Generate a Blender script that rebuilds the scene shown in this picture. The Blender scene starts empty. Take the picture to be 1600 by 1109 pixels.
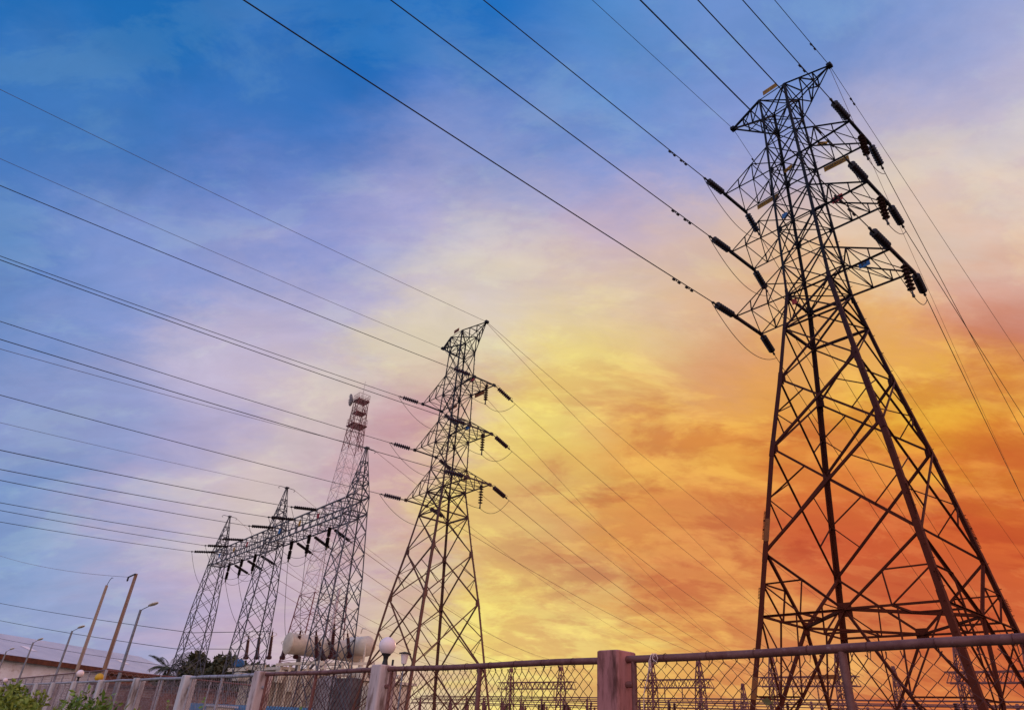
import bpy, math, random
from mathutils import Vector, Matrix, Quaternion
random.seed(7)
SC = bpy.context.scene
COL = SC.collection
R = math.radians
# ------------------------------------------------------------------ camera
F_PX = 1033.675
CR = Vector((0.64719564, 0.75978776, 0.06213176))
CU = Vector((0.34436902, -0.36410191, 0.86535529))
CF = Vector((-0.68010865, 0.53865792, 0.49729253))
EYE = Vector((0, 0, 1.6))
cd = bpy.data.cameras.new('camera')
cd.sensor_width = 36.0
cd.lens = 36.0 * F_PX / 1600.0
cd.clip_start = 0.05
cd.clip_end = 6000.0
cam = bpy.data.objects.new('camera', cd)
COL.objects.link(cam)
cam.matrix_world = Matrix(((CR.x, CU.x, -CF.x, 0), (CR.y, CU.y, -CF.y, 0), (CR.z, CU.z, -CF.z, 1.6), (0, 0, 0, 1)))
SC.camera = cam


def ray(px, py):
    return CR * ((px - 800) / F_PX) - CU * ((py - 554.5) / F_PX) + CF


def at(px, py, axis, v):
    """point where the line of sight through a photo pixel meets the plane axis = v"""
    d = ray(px, py)
    return EYE + d * ((v - EYE[axis]) / d[axis])


def atd(px, py, depth):
    return EYE + ray(px, py) * depth


# ------------------------------------------------------------------ world: dusk sky, colours by (azimuth left of +Y, elevation)
SKY = [(101.0, 41.2, (6, 104, 180)), (92.7, 45.6, (26, 108, 182)), (77.1, 51.6, (0, 104, 186)), (54.9, 56.2, (0, 106, 188)), (37.4, 54.2, (70, 135, 200)), (18.3, 52.8, (105, 143, 205)), (3.9, 45.3, (138, 160, 212)), (9.3, 50.4, (85, 140, 205)), (5.3, 41.3, (188, 184, 214)), (94.0, 33.6, (72, 122, 192)), (82.1, 41.4, (72, 118, 188)), (76.5, 47.3, (10, 104, 186)), (59.3, 45.6, (120, 145, 205)), (45.7, 48.9, (110, 145, 208)), (30.5, 47.8, (140, 155, 212)), (10.3, 44.2, (172, 170, 212)), (6.2, 36.9, (214, 200, 206)), (7.1, 33.5, (228, 208, 188)), (13.3, 37.5, (226, 206, 186)), (92.3, 24.4, (90, 132, 192)), (84.2, 28.6, (140, 155, 210)), (72.0, 39.2, (150, 155, 212)), (59.5, 38.7, (204, 190, 210)), (52.2, 36.7, (216, 202, 194)), (45.5, 41.2, (190, 170, 206)), (41.3, 36.8, (214, 190, 186)), (33.5, 36.4, (216, 188, 180)), (33.9, 31.9, (232, 198, 132)), (12.7, 34.9, (235, 205, 165)), (72.6, 30.9, (188, 180, 206)), (55.9, 33.6, (222, 208, 186)), (45.3, 32.0, (236, 212, 140)), (38.5, 28.1, (236, 205, 112)), (30.2, 28.6, (212, 140, 112)), (9.4, 29.6, (222, 150, 112)), (14.3, 24.7, (228, 165, 75)), (12.0, 19.6, (228, 150, 58)), (86.5, 18.7, (152, 160, 205)), (75.5, 23.2, (198, 184, 206)), (73.2, 19.0, (168, 150, 192)), (60.8, 20.4, (206, 166, 168)), (49.5, 26.9, (238, 212, 115)), (45.1, 19.4, (235, 198, 92)), (45.0, 15.2, (204, 142, 102)), (49.2, 10.9, (240, 218, 112)), (35.0, 20.0, (222, 145, 70)), (37.5, 14.4, (212, 132, 75)), (34.8, 9.1, (226, 152, 82)), (22.9, 24.2, (228, 162, 66)), (24.7, 14.1, (206, 86, 52)), (16.7, 17.2, (214, 98, 46)), (20.2, 10.8, (190, 76, 52)), (13.8, 13.4, (220, 100, 44)), (15.3, 9.0, (196, 82, 54)), (86.0, 9.7, (128, 155, 202)), (80.1, 10.3, (155, 160, 202)), (75.5, 9.7, (196, 176, 200)), (68.3, 7.4, (198, 174, 192)), (83.3, 3.5, (150, 162, 200)), (58.4, 7.8, (214, 188, 165)), (47.4, 6.7, (244, 218, 128)), (39.4, 7.1, (226, 175, 95)), (28.5, 4.0, (240, 185, 110)), (18.7, 4.2, (226, 145, 78)), (12.3, 16.2, (214, 105, 50)), (16.7, 12.3, (192, 78, 50)), (50.4, 16.7, (206, 148, 115), 1), (44.8, 14.6, (203, 138, 104), 1), (50.4, 12.5, (222, 176, 122), 1), (40.8, 24.7, (222, 160, 105), 1), (36.6, 14.5, (212, 122, 78), 1), (32.0, 27.6, (214, 146, 112), 1), (44.2, 9.0, (220, 178, 120), 1), (37.4, 18.1, (216, 128, 75), 1), (44.4, 27.1, (242, 224, 132), 1), (29.5, 22.9, (240, 176, 72), 1), (37.3, 20.6, (236, 182, 84), 1), (52.4, 17.8, (240, 215, 122), 1), (50.8, 10.6, (245, 224, 116), 1), (44.2, 7.6, (246, 224, 130), 1), (16.1, 21.3, (252, 222, 48), 1), (11.1, 21.7, (240, 186, 62), 1), (16.0, 25.8, (230, 172, 90), 1), (14.2, 19.1, (230, 140, 58), 1), (10.4, 27.2, (214, 140, 112), 1), (9.9, 25.7, (203, 116, 100), 1), (8.4, 30.0, (222, 172, 152), 1), (19.6, 15.7, (208, 94, 58), 1), (22.6, 28.2, (222, 160, 95), 1), (21.7, 18.2, (222, 130, 60), 1), (75.2, 15.5, (216, 198, 198), 1), (72.0, 15.4, (224, 206, 184), 1), (69.8, 22.8, (226, 210, 192), 1), (77.9, 18.0, (158, 160, 206), 1), (86.2, 11.4, (98, 138, 194), 1), (83.6, 9.7, (152, 174, 212), 1), (78.7, 25.0, (204, 194, 214), 1), (61.9, 30.1, (222, 208, 178), 1), (85.5, 29.2, (128, 150, 208), 1), (77.9, 37.5, (120, 142, 206), 1), (67.3, 41.8, (168, 166, 212), 1), (70.7, 43.7, (60, 118, 190), 1), (80.8, 48.5, (70, 120, 188), 1), (96.5, 39.9, (72, 124, 188), 1)]
SKY += [(130, 20, (150, 165, 205)), (160, 30, (175, 175, 200)), (-170, 25, (190, 180, 195)), (-120, 25, (205, 180, 180)), (-70, 25, (215, 175, 165)),
        (-35, 30, (210, 165, 170)), (-20, 15, (215, 130, 90)), (0, 3, (220, 130, 75)), (110, 60, (40, 110, 180)), (0, 75, (90, 130, 195)), (180, 60, (130, 155, 205)),
        (-90, 60, (150, 160, 205)), (110, 5, (150, 165, 200)), (-12, 45, (185, 165, 205))]
BACK_GAIN = 2.1


def lin(c):
    return tuple((v / 255 / 12.92) if v / 255 <= 0.04045 else ((v / 255 + 0.055) / 1.055) ** 2.4 for v in c)


W = bpy.data.worlds.new('World')
SC.world = W
W.use_nodes = True
nt = W.node_tree
nt.nodes.clear()


def N(tree, typ, **kw):
    n = tree.nodes.new(typ)
    for k, v in kw.items():
        setattr(n, k, v)
    return n


def mth(tree, op, a, b=None, c=None, clamp=False):
    n = N(tree, 'ShaderNodeMath', operation=op, use_clamp=clamp)
    for i, v in enumerate((a, b, c)):
        if v is None:
            continue
        if isinstance(v, (int, float)):
            n.inputs[i].default_value = v
        else:
            tree.links.new(v, n.inputs[i])
    return n.outputs[0]


def vmth(tree, op, a, b=None, c=None, scale=None):
    n = N(tree, 'ShaderNodeVectorMath', operation=op)
    for i, v in enumerate((a, b, c)):
        if v is None:
            continue
        if isinstance(v, (tuple, list, Vector)):
            n.inputs[i].default_value = v
        else:
            tree.links.new(v, n.inputs[i])
    if scale is not None:
        if isinstance(scale, (int, float)):
            n.inputs['Scale'].default_value = scale
        else:
            tree.links.new(scale, n.inputs['Scale'])
    return n.outputs['Value'] if op in ('DOT_PRODUCT', 'LENGTH') else n.outputs[0]


def build_sky():
    L = nt.links
    tc = N(nt, 'ShaderNodeTexCoord')
    d = vmth(nt, 'NORMALIZE', tc.outputs['Generated'])
    sep = N(nt, 'ShaderNodeSeparateXYZ')
    L.new(d, sep.inputs[0])
    # cloud-layer coordinates: a flat layer seen from below
    zz = mth(nt, 'ADD', mth(nt, 'MAXIMUM', sep.outputs[2], 0.0), 0.42)
    inv = mth(nt, 'DIVIDE', 1.0, zz)
    lay = vmth(nt, 'MULTIPLY', vmth(nt, 'SCALE', d, scale=inv), (1, 1, 0.25))
    mp = N(nt, 'ShaderNodeMapping')
    mp.vector_type = 'TEXTURE'
    mp.inputs['Rotation'].default_value = (0, 0, R(48))
    mp.inputs['Scale'].default_value = (1.45, 0.80, 1.0)
    L.new(lay, mp.inputs[0])

    def noise(scale, detail, rough, dist=0.0, off=0.0):
        n = N(nt, 'ShaderNodeTexNoise')
        n.inputs['Scale'].default_value = scale
        n.inputs['Detail'].default_value = detail
        n.inputs['Roughness'].default_value = rough
        n.inputs['Distortion'].default_value = dist
        v = vmth(nt, 'ADD', mp.outputs[0], (off, off * 0.7, 0))
        L.new(v, n.inputs['Vector'])
        return n

    wn = noise(3.0, 7, 0.66, 0.25, 3.1)
    warp = vmth(nt, 'SCALE', vmth(nt, 'SUBTRACT', wn.outputs['Color'], (0.5, 0.5, 0.5)), scale=0.31)
    wd = vmth(nt, 'NORMALIZE', vmth(nt, 'ADD', d, vmth(nt, 'MULTIPLY', warp, (1, 1, 0.8))))
    accc, accw = None, None
    wd0 = wd
    for i, (az, el, c, *small) in enumerate(SKY):
        back = i >= len(SKY) - 14
        if i and i % 8 == 0:      # evaluate the lobes in short batches
            n = N(nt, 'ShaderNodeVectorMath', operation='MULTIPLY_ADD')
            L.new(accc, n.inputs[0])
            n.inputs[1].default_value = (1e-9, 1e-9, 1e-9)
            L.new(wd0, n.inputs[2])
            wd = n.outputs[0]
        a, e = R(az), R(el)
        v = (-math.sin(a) * math.cos(e), math.cos(a) * math.cos(e), math.sin(e))
        sg = R(17.0) if back else (R(2.5) if small else R(4.2))
        k = 1 / sg ** 2
        w = mth(nt, 'EXPONENT', mth(nt, 'MULTIPLY_ADD', vmth(nt, 'DOT_PRODUCT', wd, v), k, -k))
        if back or small:
            w = mth(nt, 'MULTIPLY', w, 0.05 if back else 2.0)
        lc = lin(c)
        if back and v[0] * CF.x + v[1] * CF.y < 0.1:
            lc = tuple(q * BACK_GAIN for q in lc)
        if accc is None:
            accc = vmth(nt, 'MULTIPLY', lc, w)
            accw = w
        else:
            n = N(nt, 'ShaderNodeVectorMath', operation='MULTIPLY_ADD')
            n.inputs[0].default_value = lc
            L.new(w, n.inputs[1])
            L.new(accc, n.inputs[2])
            accc = n.outputs[0]
            accw = mth(nt, 'ADD', accw, w)
    base = vmth(nt, 'SCALE', accc, scale=mth(nt, 'DIVIDE', 1.0, mth(nt, 'ADD', accw, 1e-9)))
    # how warm this part of the sky is: clouds stand out most in the lit, warm part
    g = (-math.sin(R(22)) * math.cos(R(14)), math.cos(R(22)) * math.cos(R(14)), math.sin(R(14)))
    warm = N(nt, 'ShaderNodeMapRange')
    L.new(vmth(nt, 'DOT_PRODUCT', d, g), warm.inputs[0])
    warm.inputs[1].default_value = 0.70
    warm.inputs[2].default_value = 0.93
    low = N(nt, 'ShaderNodeMapRange', interpolation_type='SMOOTHSTEP')
    L.new(sep.outputs[2], low.inputs[0])
    low.inputs[1].default_value = 0.58
    low.inputs[2].default_value = 0.40
    warmf = mth(nt, 'MULTIPLY', warm.outputs[0], low.outputs[0])
    # big cloud banks: duller, redder
    n1 = noise(5.2, 6, 0.62, 0.25, 0.0)
    bank = N(nt, 'ShaderNodeMapRange', interpolation_type='SMOOTHSTEP')
    L.new(n1.outputs['Fac'], bank.inputs[0])
    bank.inputs[1].default_value = 0.475
    bank.inputs[2].default_value = 0.585
    bf = mth(nt, 'MULTIPLY', bank.outputs[0], mth(nt, 'MULTIPLY_ADD', warmf, 0.62, 0.07))
    dull = vmth(nt, 'MULTIPLY', base, (0.80, 0.56, 0.70))
    mx = N(nt, 'ShaderNodeMix', data_type='RGBA')
    L.new(bf, mx.inputs['Factor'])
    L.new(base, mx.inputs['A'])
    L.new(dull, mx.inputs['B'])
    # bright puffs between the banks
    n2 = noise(7.0, 6, 0.64, 0.3, 7.7)
    puff = N(nt, 'ShaderNodeMapRange', interpolation_type='SMOOTHSTEP')
    L.new(n2.outputs['Fac'], puff.inputs[0])
    puff.inputs[1].default_value = 0.49
    puff.inputs[2].default_value = 0.61
    pf = mth(nt, 'MULTIPLY', puff.outputs[0], mth(nt, 'MULTIPLY_ADD', warmf, 0.34, 0.36))
    bright = vmth(nt, 'ADD', vmth(nt, 'MULTIPLY', mx.outputs['Result'], (1.09, 1.20, 1.00)), (0.055, 0.05, 0.022))
    mx2 = N(nt, 'ShaderNodeMix', data_type='RGBA')
    L.new(pf, mx2.inputs['Factor'])
    L.new(mx.outputs['Result'], mx2.inputs['A'])
    L.new(bright, mx2.inputs['B'])
    # fine wisps
    n3 = noise(11.0, 4, 0.65, 0.6, 1.3)
    wsp = mth(nt, 'MULTIPLY_ADD', n3.outputs['Fac'], 0.26, 0.87)
    fin = vmth(nt, 'SCALE', mx2.outputs['Result'], scale=wsp)
    bg = N(nt, 'ShaderNodeBackground')
    L.new(fin, bg.inputs[0])
    bg.inputs[1].default_value = 1.0
    out = N(nt, 'ShaderNodeOutputWorld')
    L.new(bg.outputs[0], out.inputs[0])


build_sky()
sd = bpy.data.lights.new('sun', 'SUN')
sd.energy = 0.6
sd.angle = R(12)
sd.color = (1.0, 0.62, 0.36)
sun = bpy.data.objects.new('sun', sd)
COL.objects.link(sun)
a_, e_ = R(22), R(14)
sun.rotation_euler = Vector((-math.sin(a_) * math.cos(e_), math.cos(a_) * math.cos(e_), math.sin(e_))).to_track_quat('Z', 'Y').to_euler()
sun.location = (20, 60, 60)
SC.view_settings.view_transform = 'Standard'
SC.view_settings.look = 'None'
SC.view_settings.exposure = 0.0
SC.view_settings.gamma = 1.0
try:
    SC.cycles.max_bounces = 3
    SC.cycles.diffuse_bounces = 2
    SC.cycles.glossy_bounces = 1
    SC.cycles.use_denoising = True
except Exception:
    pass


# ------------------------------------------------------------------ materials
def mat(name, c1, c2=None, scale=6.0, rough=0.7, metal=0.0, lo=0.4, hi=0.62, bump=0.0, c3=None, s3=20.0, lo3=0.55, hi3=0.7, stretch=(1, 1, 1), spec=0.3):
    m = bpy.data.materials.new(name)
    m.use_nodes = True
    t = m.node_tree
    b = t.nodes['Principled BSDF']
    b.inputs['Roughness'].default_value = rough
    b.inputs['Metallic'].default_value = metal
    b.inputs['Specular IOR Level'].default_value = spec
    if c2 is None:
        b.inputs['Base Color'].default_value = (*c1, 1)
        return m
    tc = N(t, 'ShaderNodeTexCoord')
    mp = N(t, 'ShaderNodeMapping')
    mp.inputs['Scale'].default_value = stretch
    t.links.new(tc.outputs['Object'], mp.inputs[0])

    def patch(a, bcol, scale, lo, hi, prev=None):
        n = N(t, 'ShaderNodeTexNoise')
        n.inputs['Scale'].default_value = scale
        n.inputs['Detail'].default_value = 7
        n.inputs['Roughness'].default_value = 0.65
        t.links.new(mp.outputs[0], n.inputs['Vector'])
        r = N(t, 'ShaderNodeMapRange')
        t.links.new(n.outputs['Fac'], r.inputs[0])
        r.inputs[1].default_value = lo
        r.inputs[2].default_value = hi
        x = N(t, 'ShaderNodeMix', data_type='RGBA')
        t.links.new(r.outputs[0], x.inputs['Factor'])
        if prev is None:
            x.inputs['A'].default_value = (*a, 1)
        else:
            t.links.new(prev, x.inputs['A'])
        x.inputs['B'].default_value = (*bcol, 1)
        return x.outputs['Result'], n

    col, n = patch(c1, c2, scale, lo, hi)
    if c3 is not None:
        col, n = patch(None, c3, s3, lo3, hi3, col)
    t.links.new(col, b.inputs['Base Color'])
    if bump:
        bp = N(t, 'ShaderNodeBump')
        bp.inputs['Strength'].default_value = bump
        bp.inputs['Distance'].default_value = 0.02
        t.links.new(n.outputs['Fac'], bp.inputs['Height'])
        t.links.new(bp.outputs[0], b.inputs['Normal'])
    return m


def pylon_steel(name, zlo, zhi, up, up2, low, low2):
    """blue-black steel turning red-brown downwards: warm grade tint put into the colour, ragged edge"""
    m = mat(name, up, up2, 1.6, 0.75, 0.0, spec=0.10)
    t = m.node_tree
    b = t.nodes['Principled BSDF']
    old = b.inputs['Base Color'].links[0].from_socket
    geo = N(t, 'ShaderNodeNewGeometry')
    sp = N(t, 'ShaderNodeSeparateXYZ')
    t.links.new(geo.outputs['Position'], sp.inputs[0])
    n = N(t, 'ShaderNodeTexNoise')
    n.inputs['Scale'].default_value = 0.9
    n.inputs['Detail'].default_value = 6
    t.links.new(geo.outputs['Position'], n.inputs['Vector'])
    h = mth(t, 'ADD', sp.outputs[2], mth(t, 'MULTIPLY_ADD', n.outputs['Fac'], 7.0, -3.5))
    r = N(t, 'ShaderNodeMapRange')
    t.links.new(h, r.inputs[0])
    r.inputs[1].default_value = zhi
    r.inputs[2].default_value = zlo
    lowm = N(t, 'ShaderNodeMix', data_type='RGBA')
    n2 = N(t, 'ShaderNodeTexNoise')
    n2.inputs['Scale'].default_value = 3.0
    n2.inputs['Detail'].default_value = 6
    t.links.new(geo.outputs['Position'], n2.inputs['Vector'])
    t.links.new(n2.outputs['Fac'], lowm.inputs['Factor'])
    lowm.inputs['A'].default_value = (*low, 1)
    lowm.inputs['B'].default_value = (*low2, 1)
    x = N(t, 'ShaderNodeMix', data_type='RGBA')
    t.links.new(r.outputs[0], x.inputs['Factor'])
    t.links.new(old, x.inputs['A'])
    t.links.new(lowm.outputs['Result'], x.inputs['B'])
    t.links.new(x.outputs['Result'], b.inputs['Base Color'])
    return m


M = {}
M['steel_near'] = pylon_steel('pylon_steel', 7.5, 20.0, (0.009, 0.012, 0.020), (0.020, 0.022, 0.030), (0.066, 0.0115, 0.005), (0.110, 0.022, 0.010))
M['steel_mid'] = pylon_steel('pylon_steel_small', 7.0, 20.0, (0.022, 0.027, 0.038), (0.042, 0.042, 0.050), (0.140, 0.062, 0.044), (0.20, 0.092, 0.062))
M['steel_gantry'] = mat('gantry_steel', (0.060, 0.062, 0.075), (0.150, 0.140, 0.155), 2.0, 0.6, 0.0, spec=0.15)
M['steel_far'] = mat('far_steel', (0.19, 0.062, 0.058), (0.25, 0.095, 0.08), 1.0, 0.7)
M['wire'] = mat('conductor', (0.022, 0.020, 0.024), (0.035, 0.030, 0.032), 1.0, 0.6, 0.0, spec=0.1)
M['wire_pale'] = mat('earth_wire_pale', (0.10, 0.09, 0.12), (0.14, 0.12, 0.15), 1.0, 0.6, spec=0.1)
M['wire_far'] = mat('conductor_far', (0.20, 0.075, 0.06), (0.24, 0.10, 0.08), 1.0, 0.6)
M['porcelain'] = mat('porcelain', (0.012, 0.008, 0.010), (0.030, 0.014, 0.014), 8.0, 0.35, spec=0.2)
M['porcelain_mid'] = mat('porcelain_brown', (0.040, 0.014, 0.014), (0.065, 0.022, 0.020), 8.0, 0.35, spec=0.2)
M['porcelain_red'] = mat('porcelain_red', (0.055, 0.012, 0.012), (0.085, 0.022, 0.020), 8.0, 0.3)
M['fitting'] = mat('fitting', (0.03, 0.03, 0.035), (0.06, 0.055, 0.055), 9.0, 0.5, 0.4)
M['pipe'] = mat('galvanised_pipe', (0.135, 0.044, 0.038), (0.21, 0.085, 0.072), 9.0, 0.55, 0.1, c3=(0.26, 0.15, 0.14), s3=30.0, lo3=0.60, hi3=0.72)  # reddened version of the grey pipe: warm grade tint put into its colour
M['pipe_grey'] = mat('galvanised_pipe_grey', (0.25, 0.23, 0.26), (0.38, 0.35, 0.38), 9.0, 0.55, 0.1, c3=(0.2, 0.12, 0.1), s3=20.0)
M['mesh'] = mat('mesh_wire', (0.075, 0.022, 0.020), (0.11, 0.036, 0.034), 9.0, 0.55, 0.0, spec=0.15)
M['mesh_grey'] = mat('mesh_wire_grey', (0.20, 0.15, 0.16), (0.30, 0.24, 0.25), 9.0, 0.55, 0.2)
M['post_red'] = mat('post_reddish', (0.46, 0.185, 0.175), (0.30, 0.11, 0.098), 5.0, 0.9, 0, bump=0.3, c3=(0.085, 0.028, 0.022), s3=5.0, lo3=0.50, hi3=0.66, stretch=(1.5, 1.5, 0.35))  # post concrete with the warm grade tint put into its colour, plus stains
M['post_pink'] = mat('post_pinkish', (0.60, 0.46, 0.44), (0.45, 0.33, 0.31), 5.0, 0.9, 0, bump=0.25, c3=(0.16, 0.085, 0.065), s3=5.0, lo3=0.53, hi3=0.66, stretch=(1.5, 1.5, 0.35))  # weaker step of the same painted-in warm tint, plus stains
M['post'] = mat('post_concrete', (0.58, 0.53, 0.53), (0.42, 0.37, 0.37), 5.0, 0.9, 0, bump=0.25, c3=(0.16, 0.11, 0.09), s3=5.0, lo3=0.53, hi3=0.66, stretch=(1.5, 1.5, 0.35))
M['globe'] = mat('opal_glass', (0.78, 0.62, 0.62), (0.82, 0.68, 0.66), 3.0, 0.25)
M['black'] = mat('black_cast', (0.012, 0.012, 0.014), (0.025, 0.022, 0.022), 9.0, 0.5)
M['sign_yellow'] = mat('sign_yellow', (0.42, 0.20, 0.003), (0.28, 0.125, 0.003), 5.0, 0.6)
M['sign_red'] = mat('sign_red', (0.36, 0.03, 0.03), (0.26, 0.02, 0.02), 5.0, 0.6)
M['sign_blue'] = mat('sign_blue', (0.03, 0.14, 0.34), (0.02, 0.10, 0.26), 5.0, 0.6)
M['sign_orange'] = mat('sign_orange', (0.24, 0.065, 0.007), (0.17, 0.045, 0.006), 5.0, 0.6)
M['sign_dark'] = mat('sign_lettering', (0.02, 0.015, 0.015), (0.03, 0.02, 0.02), 5.0, 0.6)
M['mast_white'] = mat('mast_white', (0.66, 0.56, 0.56), (0.56, 0.46, 0.46), 2.0, 0.6)
M['mast_red'] = mat('mast_red', (0.15, 0.045, 0.05), (0.24, 0.085, 0.085), 2.0, 0.6)
M['cream'] = mat('transformer_paint', (0.72, 0.60, 0.46), (0.58, 0.47, 0.37), 2.0, 0.5, c3=(0.35, 0.26, 0.2), s3=5.0, lo3=0.6, hi3=0.75)
M['grey_fin'] = mat('radiator_paint', (0.46, 0.43, 0.47), (0.56, 0.52, 0.55), 2.0, 0.5)
M['dark_tank'] = mat('tank_dark', (0.10, 0.085, 0.09), (0.16, 0.13, 0.13), 2.0, 0.6)
M['blue_sheet'] = mat('blue_sheet', (0.09, 0.25, 0.44), (0.06, 0.18, 0.34), 2.5, 0.5)
M['wood'] = mat('pole_wood', (0.30, 0.17, 0.11), (0.20, 0.11, 0.075), 3.0, 0.9, stretch=(4, 4, 0.4))
M['wood_pale'] = mat('pole_pale', (0.38, 0.27, 0.20), (0.28, 0.19, 0.14), 3.0, 0.9, stretch=(4, 4, 0.4))
M['lamp_grey'] = mat('lamp_pole_grey', (0.15, 0.16, 0.19), (0.24, 0.24, 0.27), 3.0, 0.5, 0.2)
M['lamp_head'] = mat('lamp_head', (0.70, 0.62, 0.52), (0.6, 0.52, 0.42), 3.0, 0.5)
M['plaster'] = mat('plaster', (0.70, 0.76, 0.86), (0.58, 0.60, 0.66), 0.35, 0.9, c3=(0.26, 0.22, 0.20), s3=0.5, lo3=0.56, hi3=0.75, stretch=(1, 1, 1.6))
M['fascia'] = mat('rusty_fascia', (0.060, 0.020, 0.016), (0.13, 0.045, 0.028), 1.2, 0.8)
M['crate'] = mat('stack_brown', (0.22, 0.10, 0.075), (0.13, 0.055, 0.04), 1.0, 0.9)
M['trunk'] = mat('bark', (0.10, 0.07, 0.05), (0.06, 0.045, 0.035), 5.0, 0.95)
M['leaf_dark'] = mat('leaf_dark', (0.045, 0.050, 0.026), (0.095, 0.085, 0.040), 1.2, 0.7)
M['leaf_palm'] = mat('leaf_palm', (0.050, 0.065, 0.040), (0.085, 0.090, 0.055), 1.2, 0.6)
M['leaf'] = mat('leaf_green', (0.075, 0.140, 0.018), (0.20, 0.27, 0.035), 2.6, 0.55)
M['leaf2'] = mat('leaf_yellowgreen', (0.23, 0.28, 0.035), (0.12, 0.18, 0.025), 2.6, 0.55)
M['leaf_red'] = mat('leaf_olive', (0.115, 0.085, 0.020), (0.070, 0.060, 0.018), 4.0, 0.6)
M['string'] = mat('nylon_string', (0.70, 0.48, 0.44), (0.6, 0.4, 0.36), 9.0, 0.6)
M['yellow'] = mat('yellow_paint', (0.62, 0.36, 0.02), (0.5, 0.28, 0.02), 4.0, 0.5)
M['cloth_red'] = mat('red_cloth', (0.45, 0.10, 0.09), (0.35, 0.07, 0.06), 4.0, 0.9)


def roof_mat():
    m = mat('sheet_roof', (0.43, 0.43, 0.49), (0.52, 0.51, 0.56), 0.12, 0.45)
    t = m.node_tree
    b = t.nodes['Principled BSDF']
    tc = N(t, 'ShaderNodeTexCoord')
    w = N(t, 'ShaderNodeTexWave', wave_type='BANDS', bands_direction='X')
    w.inputs['Scale'].default_value = 1.6
    t.links.new(tc.outputs['Object'], w.inputs['Vector'])
    bp = N(t, 'ShaderNodeBump')
    bp.inputs['Strength'].default_value = 0.5
    bp.inputs['Distance'].default_value = 0.08
    t.links.new(w.outputs['Fac'], bp.inputs['Height'])
    t.links.new(bp.outputs[0], b.inputs['Normal'])
    return m


def brick_mat():
    m = mat('brick', (0.3, 0.1, 0.07))
    t = m.node_tree
    b = t.nodes['Principled BSDF']
    tc = N(t, 'ShaderNodeTexCoord')
    mp = N(t, 'ShaderNodeMapping')
    mp.inputs['Rotation'].default_value = (R(90), 0, 0)
    t.links.new(tc.outputs['Object'], mp.inputs[0])
    k = N(t, 'ShaderNodeTexBrick')
    k.inputs['Color1'].default_value = (0.20, 0.075, 0.055, 1)
    k.inputs['Color2'].default_value = (0.30, 0.15, 0.11, 1)
    k.inputs['Mortar'].default_value = (0.34, 0.26, 0.23, 1)
    k.inputs['Scale'].default_value = 1.2
    t.links.new(mp.outputs[0], k.inputs['Vector'])
    t.links.new(k.outputs['Color'], b.inputs['Base Color'])
    b.inputs['Roughness'].default_value = 0.9
    return m


M['roof'] = roof_mat()
M['brick'] = brick_mat()
M['ground'] = mat('rough_grass_ground', (0.060, 0.075, 0.030), (0.15, 0.12, 0.075), 0.35, 0.95, c3=(0.10, 0.09, 0.06), s3=3.0, bump=0.5)


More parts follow.
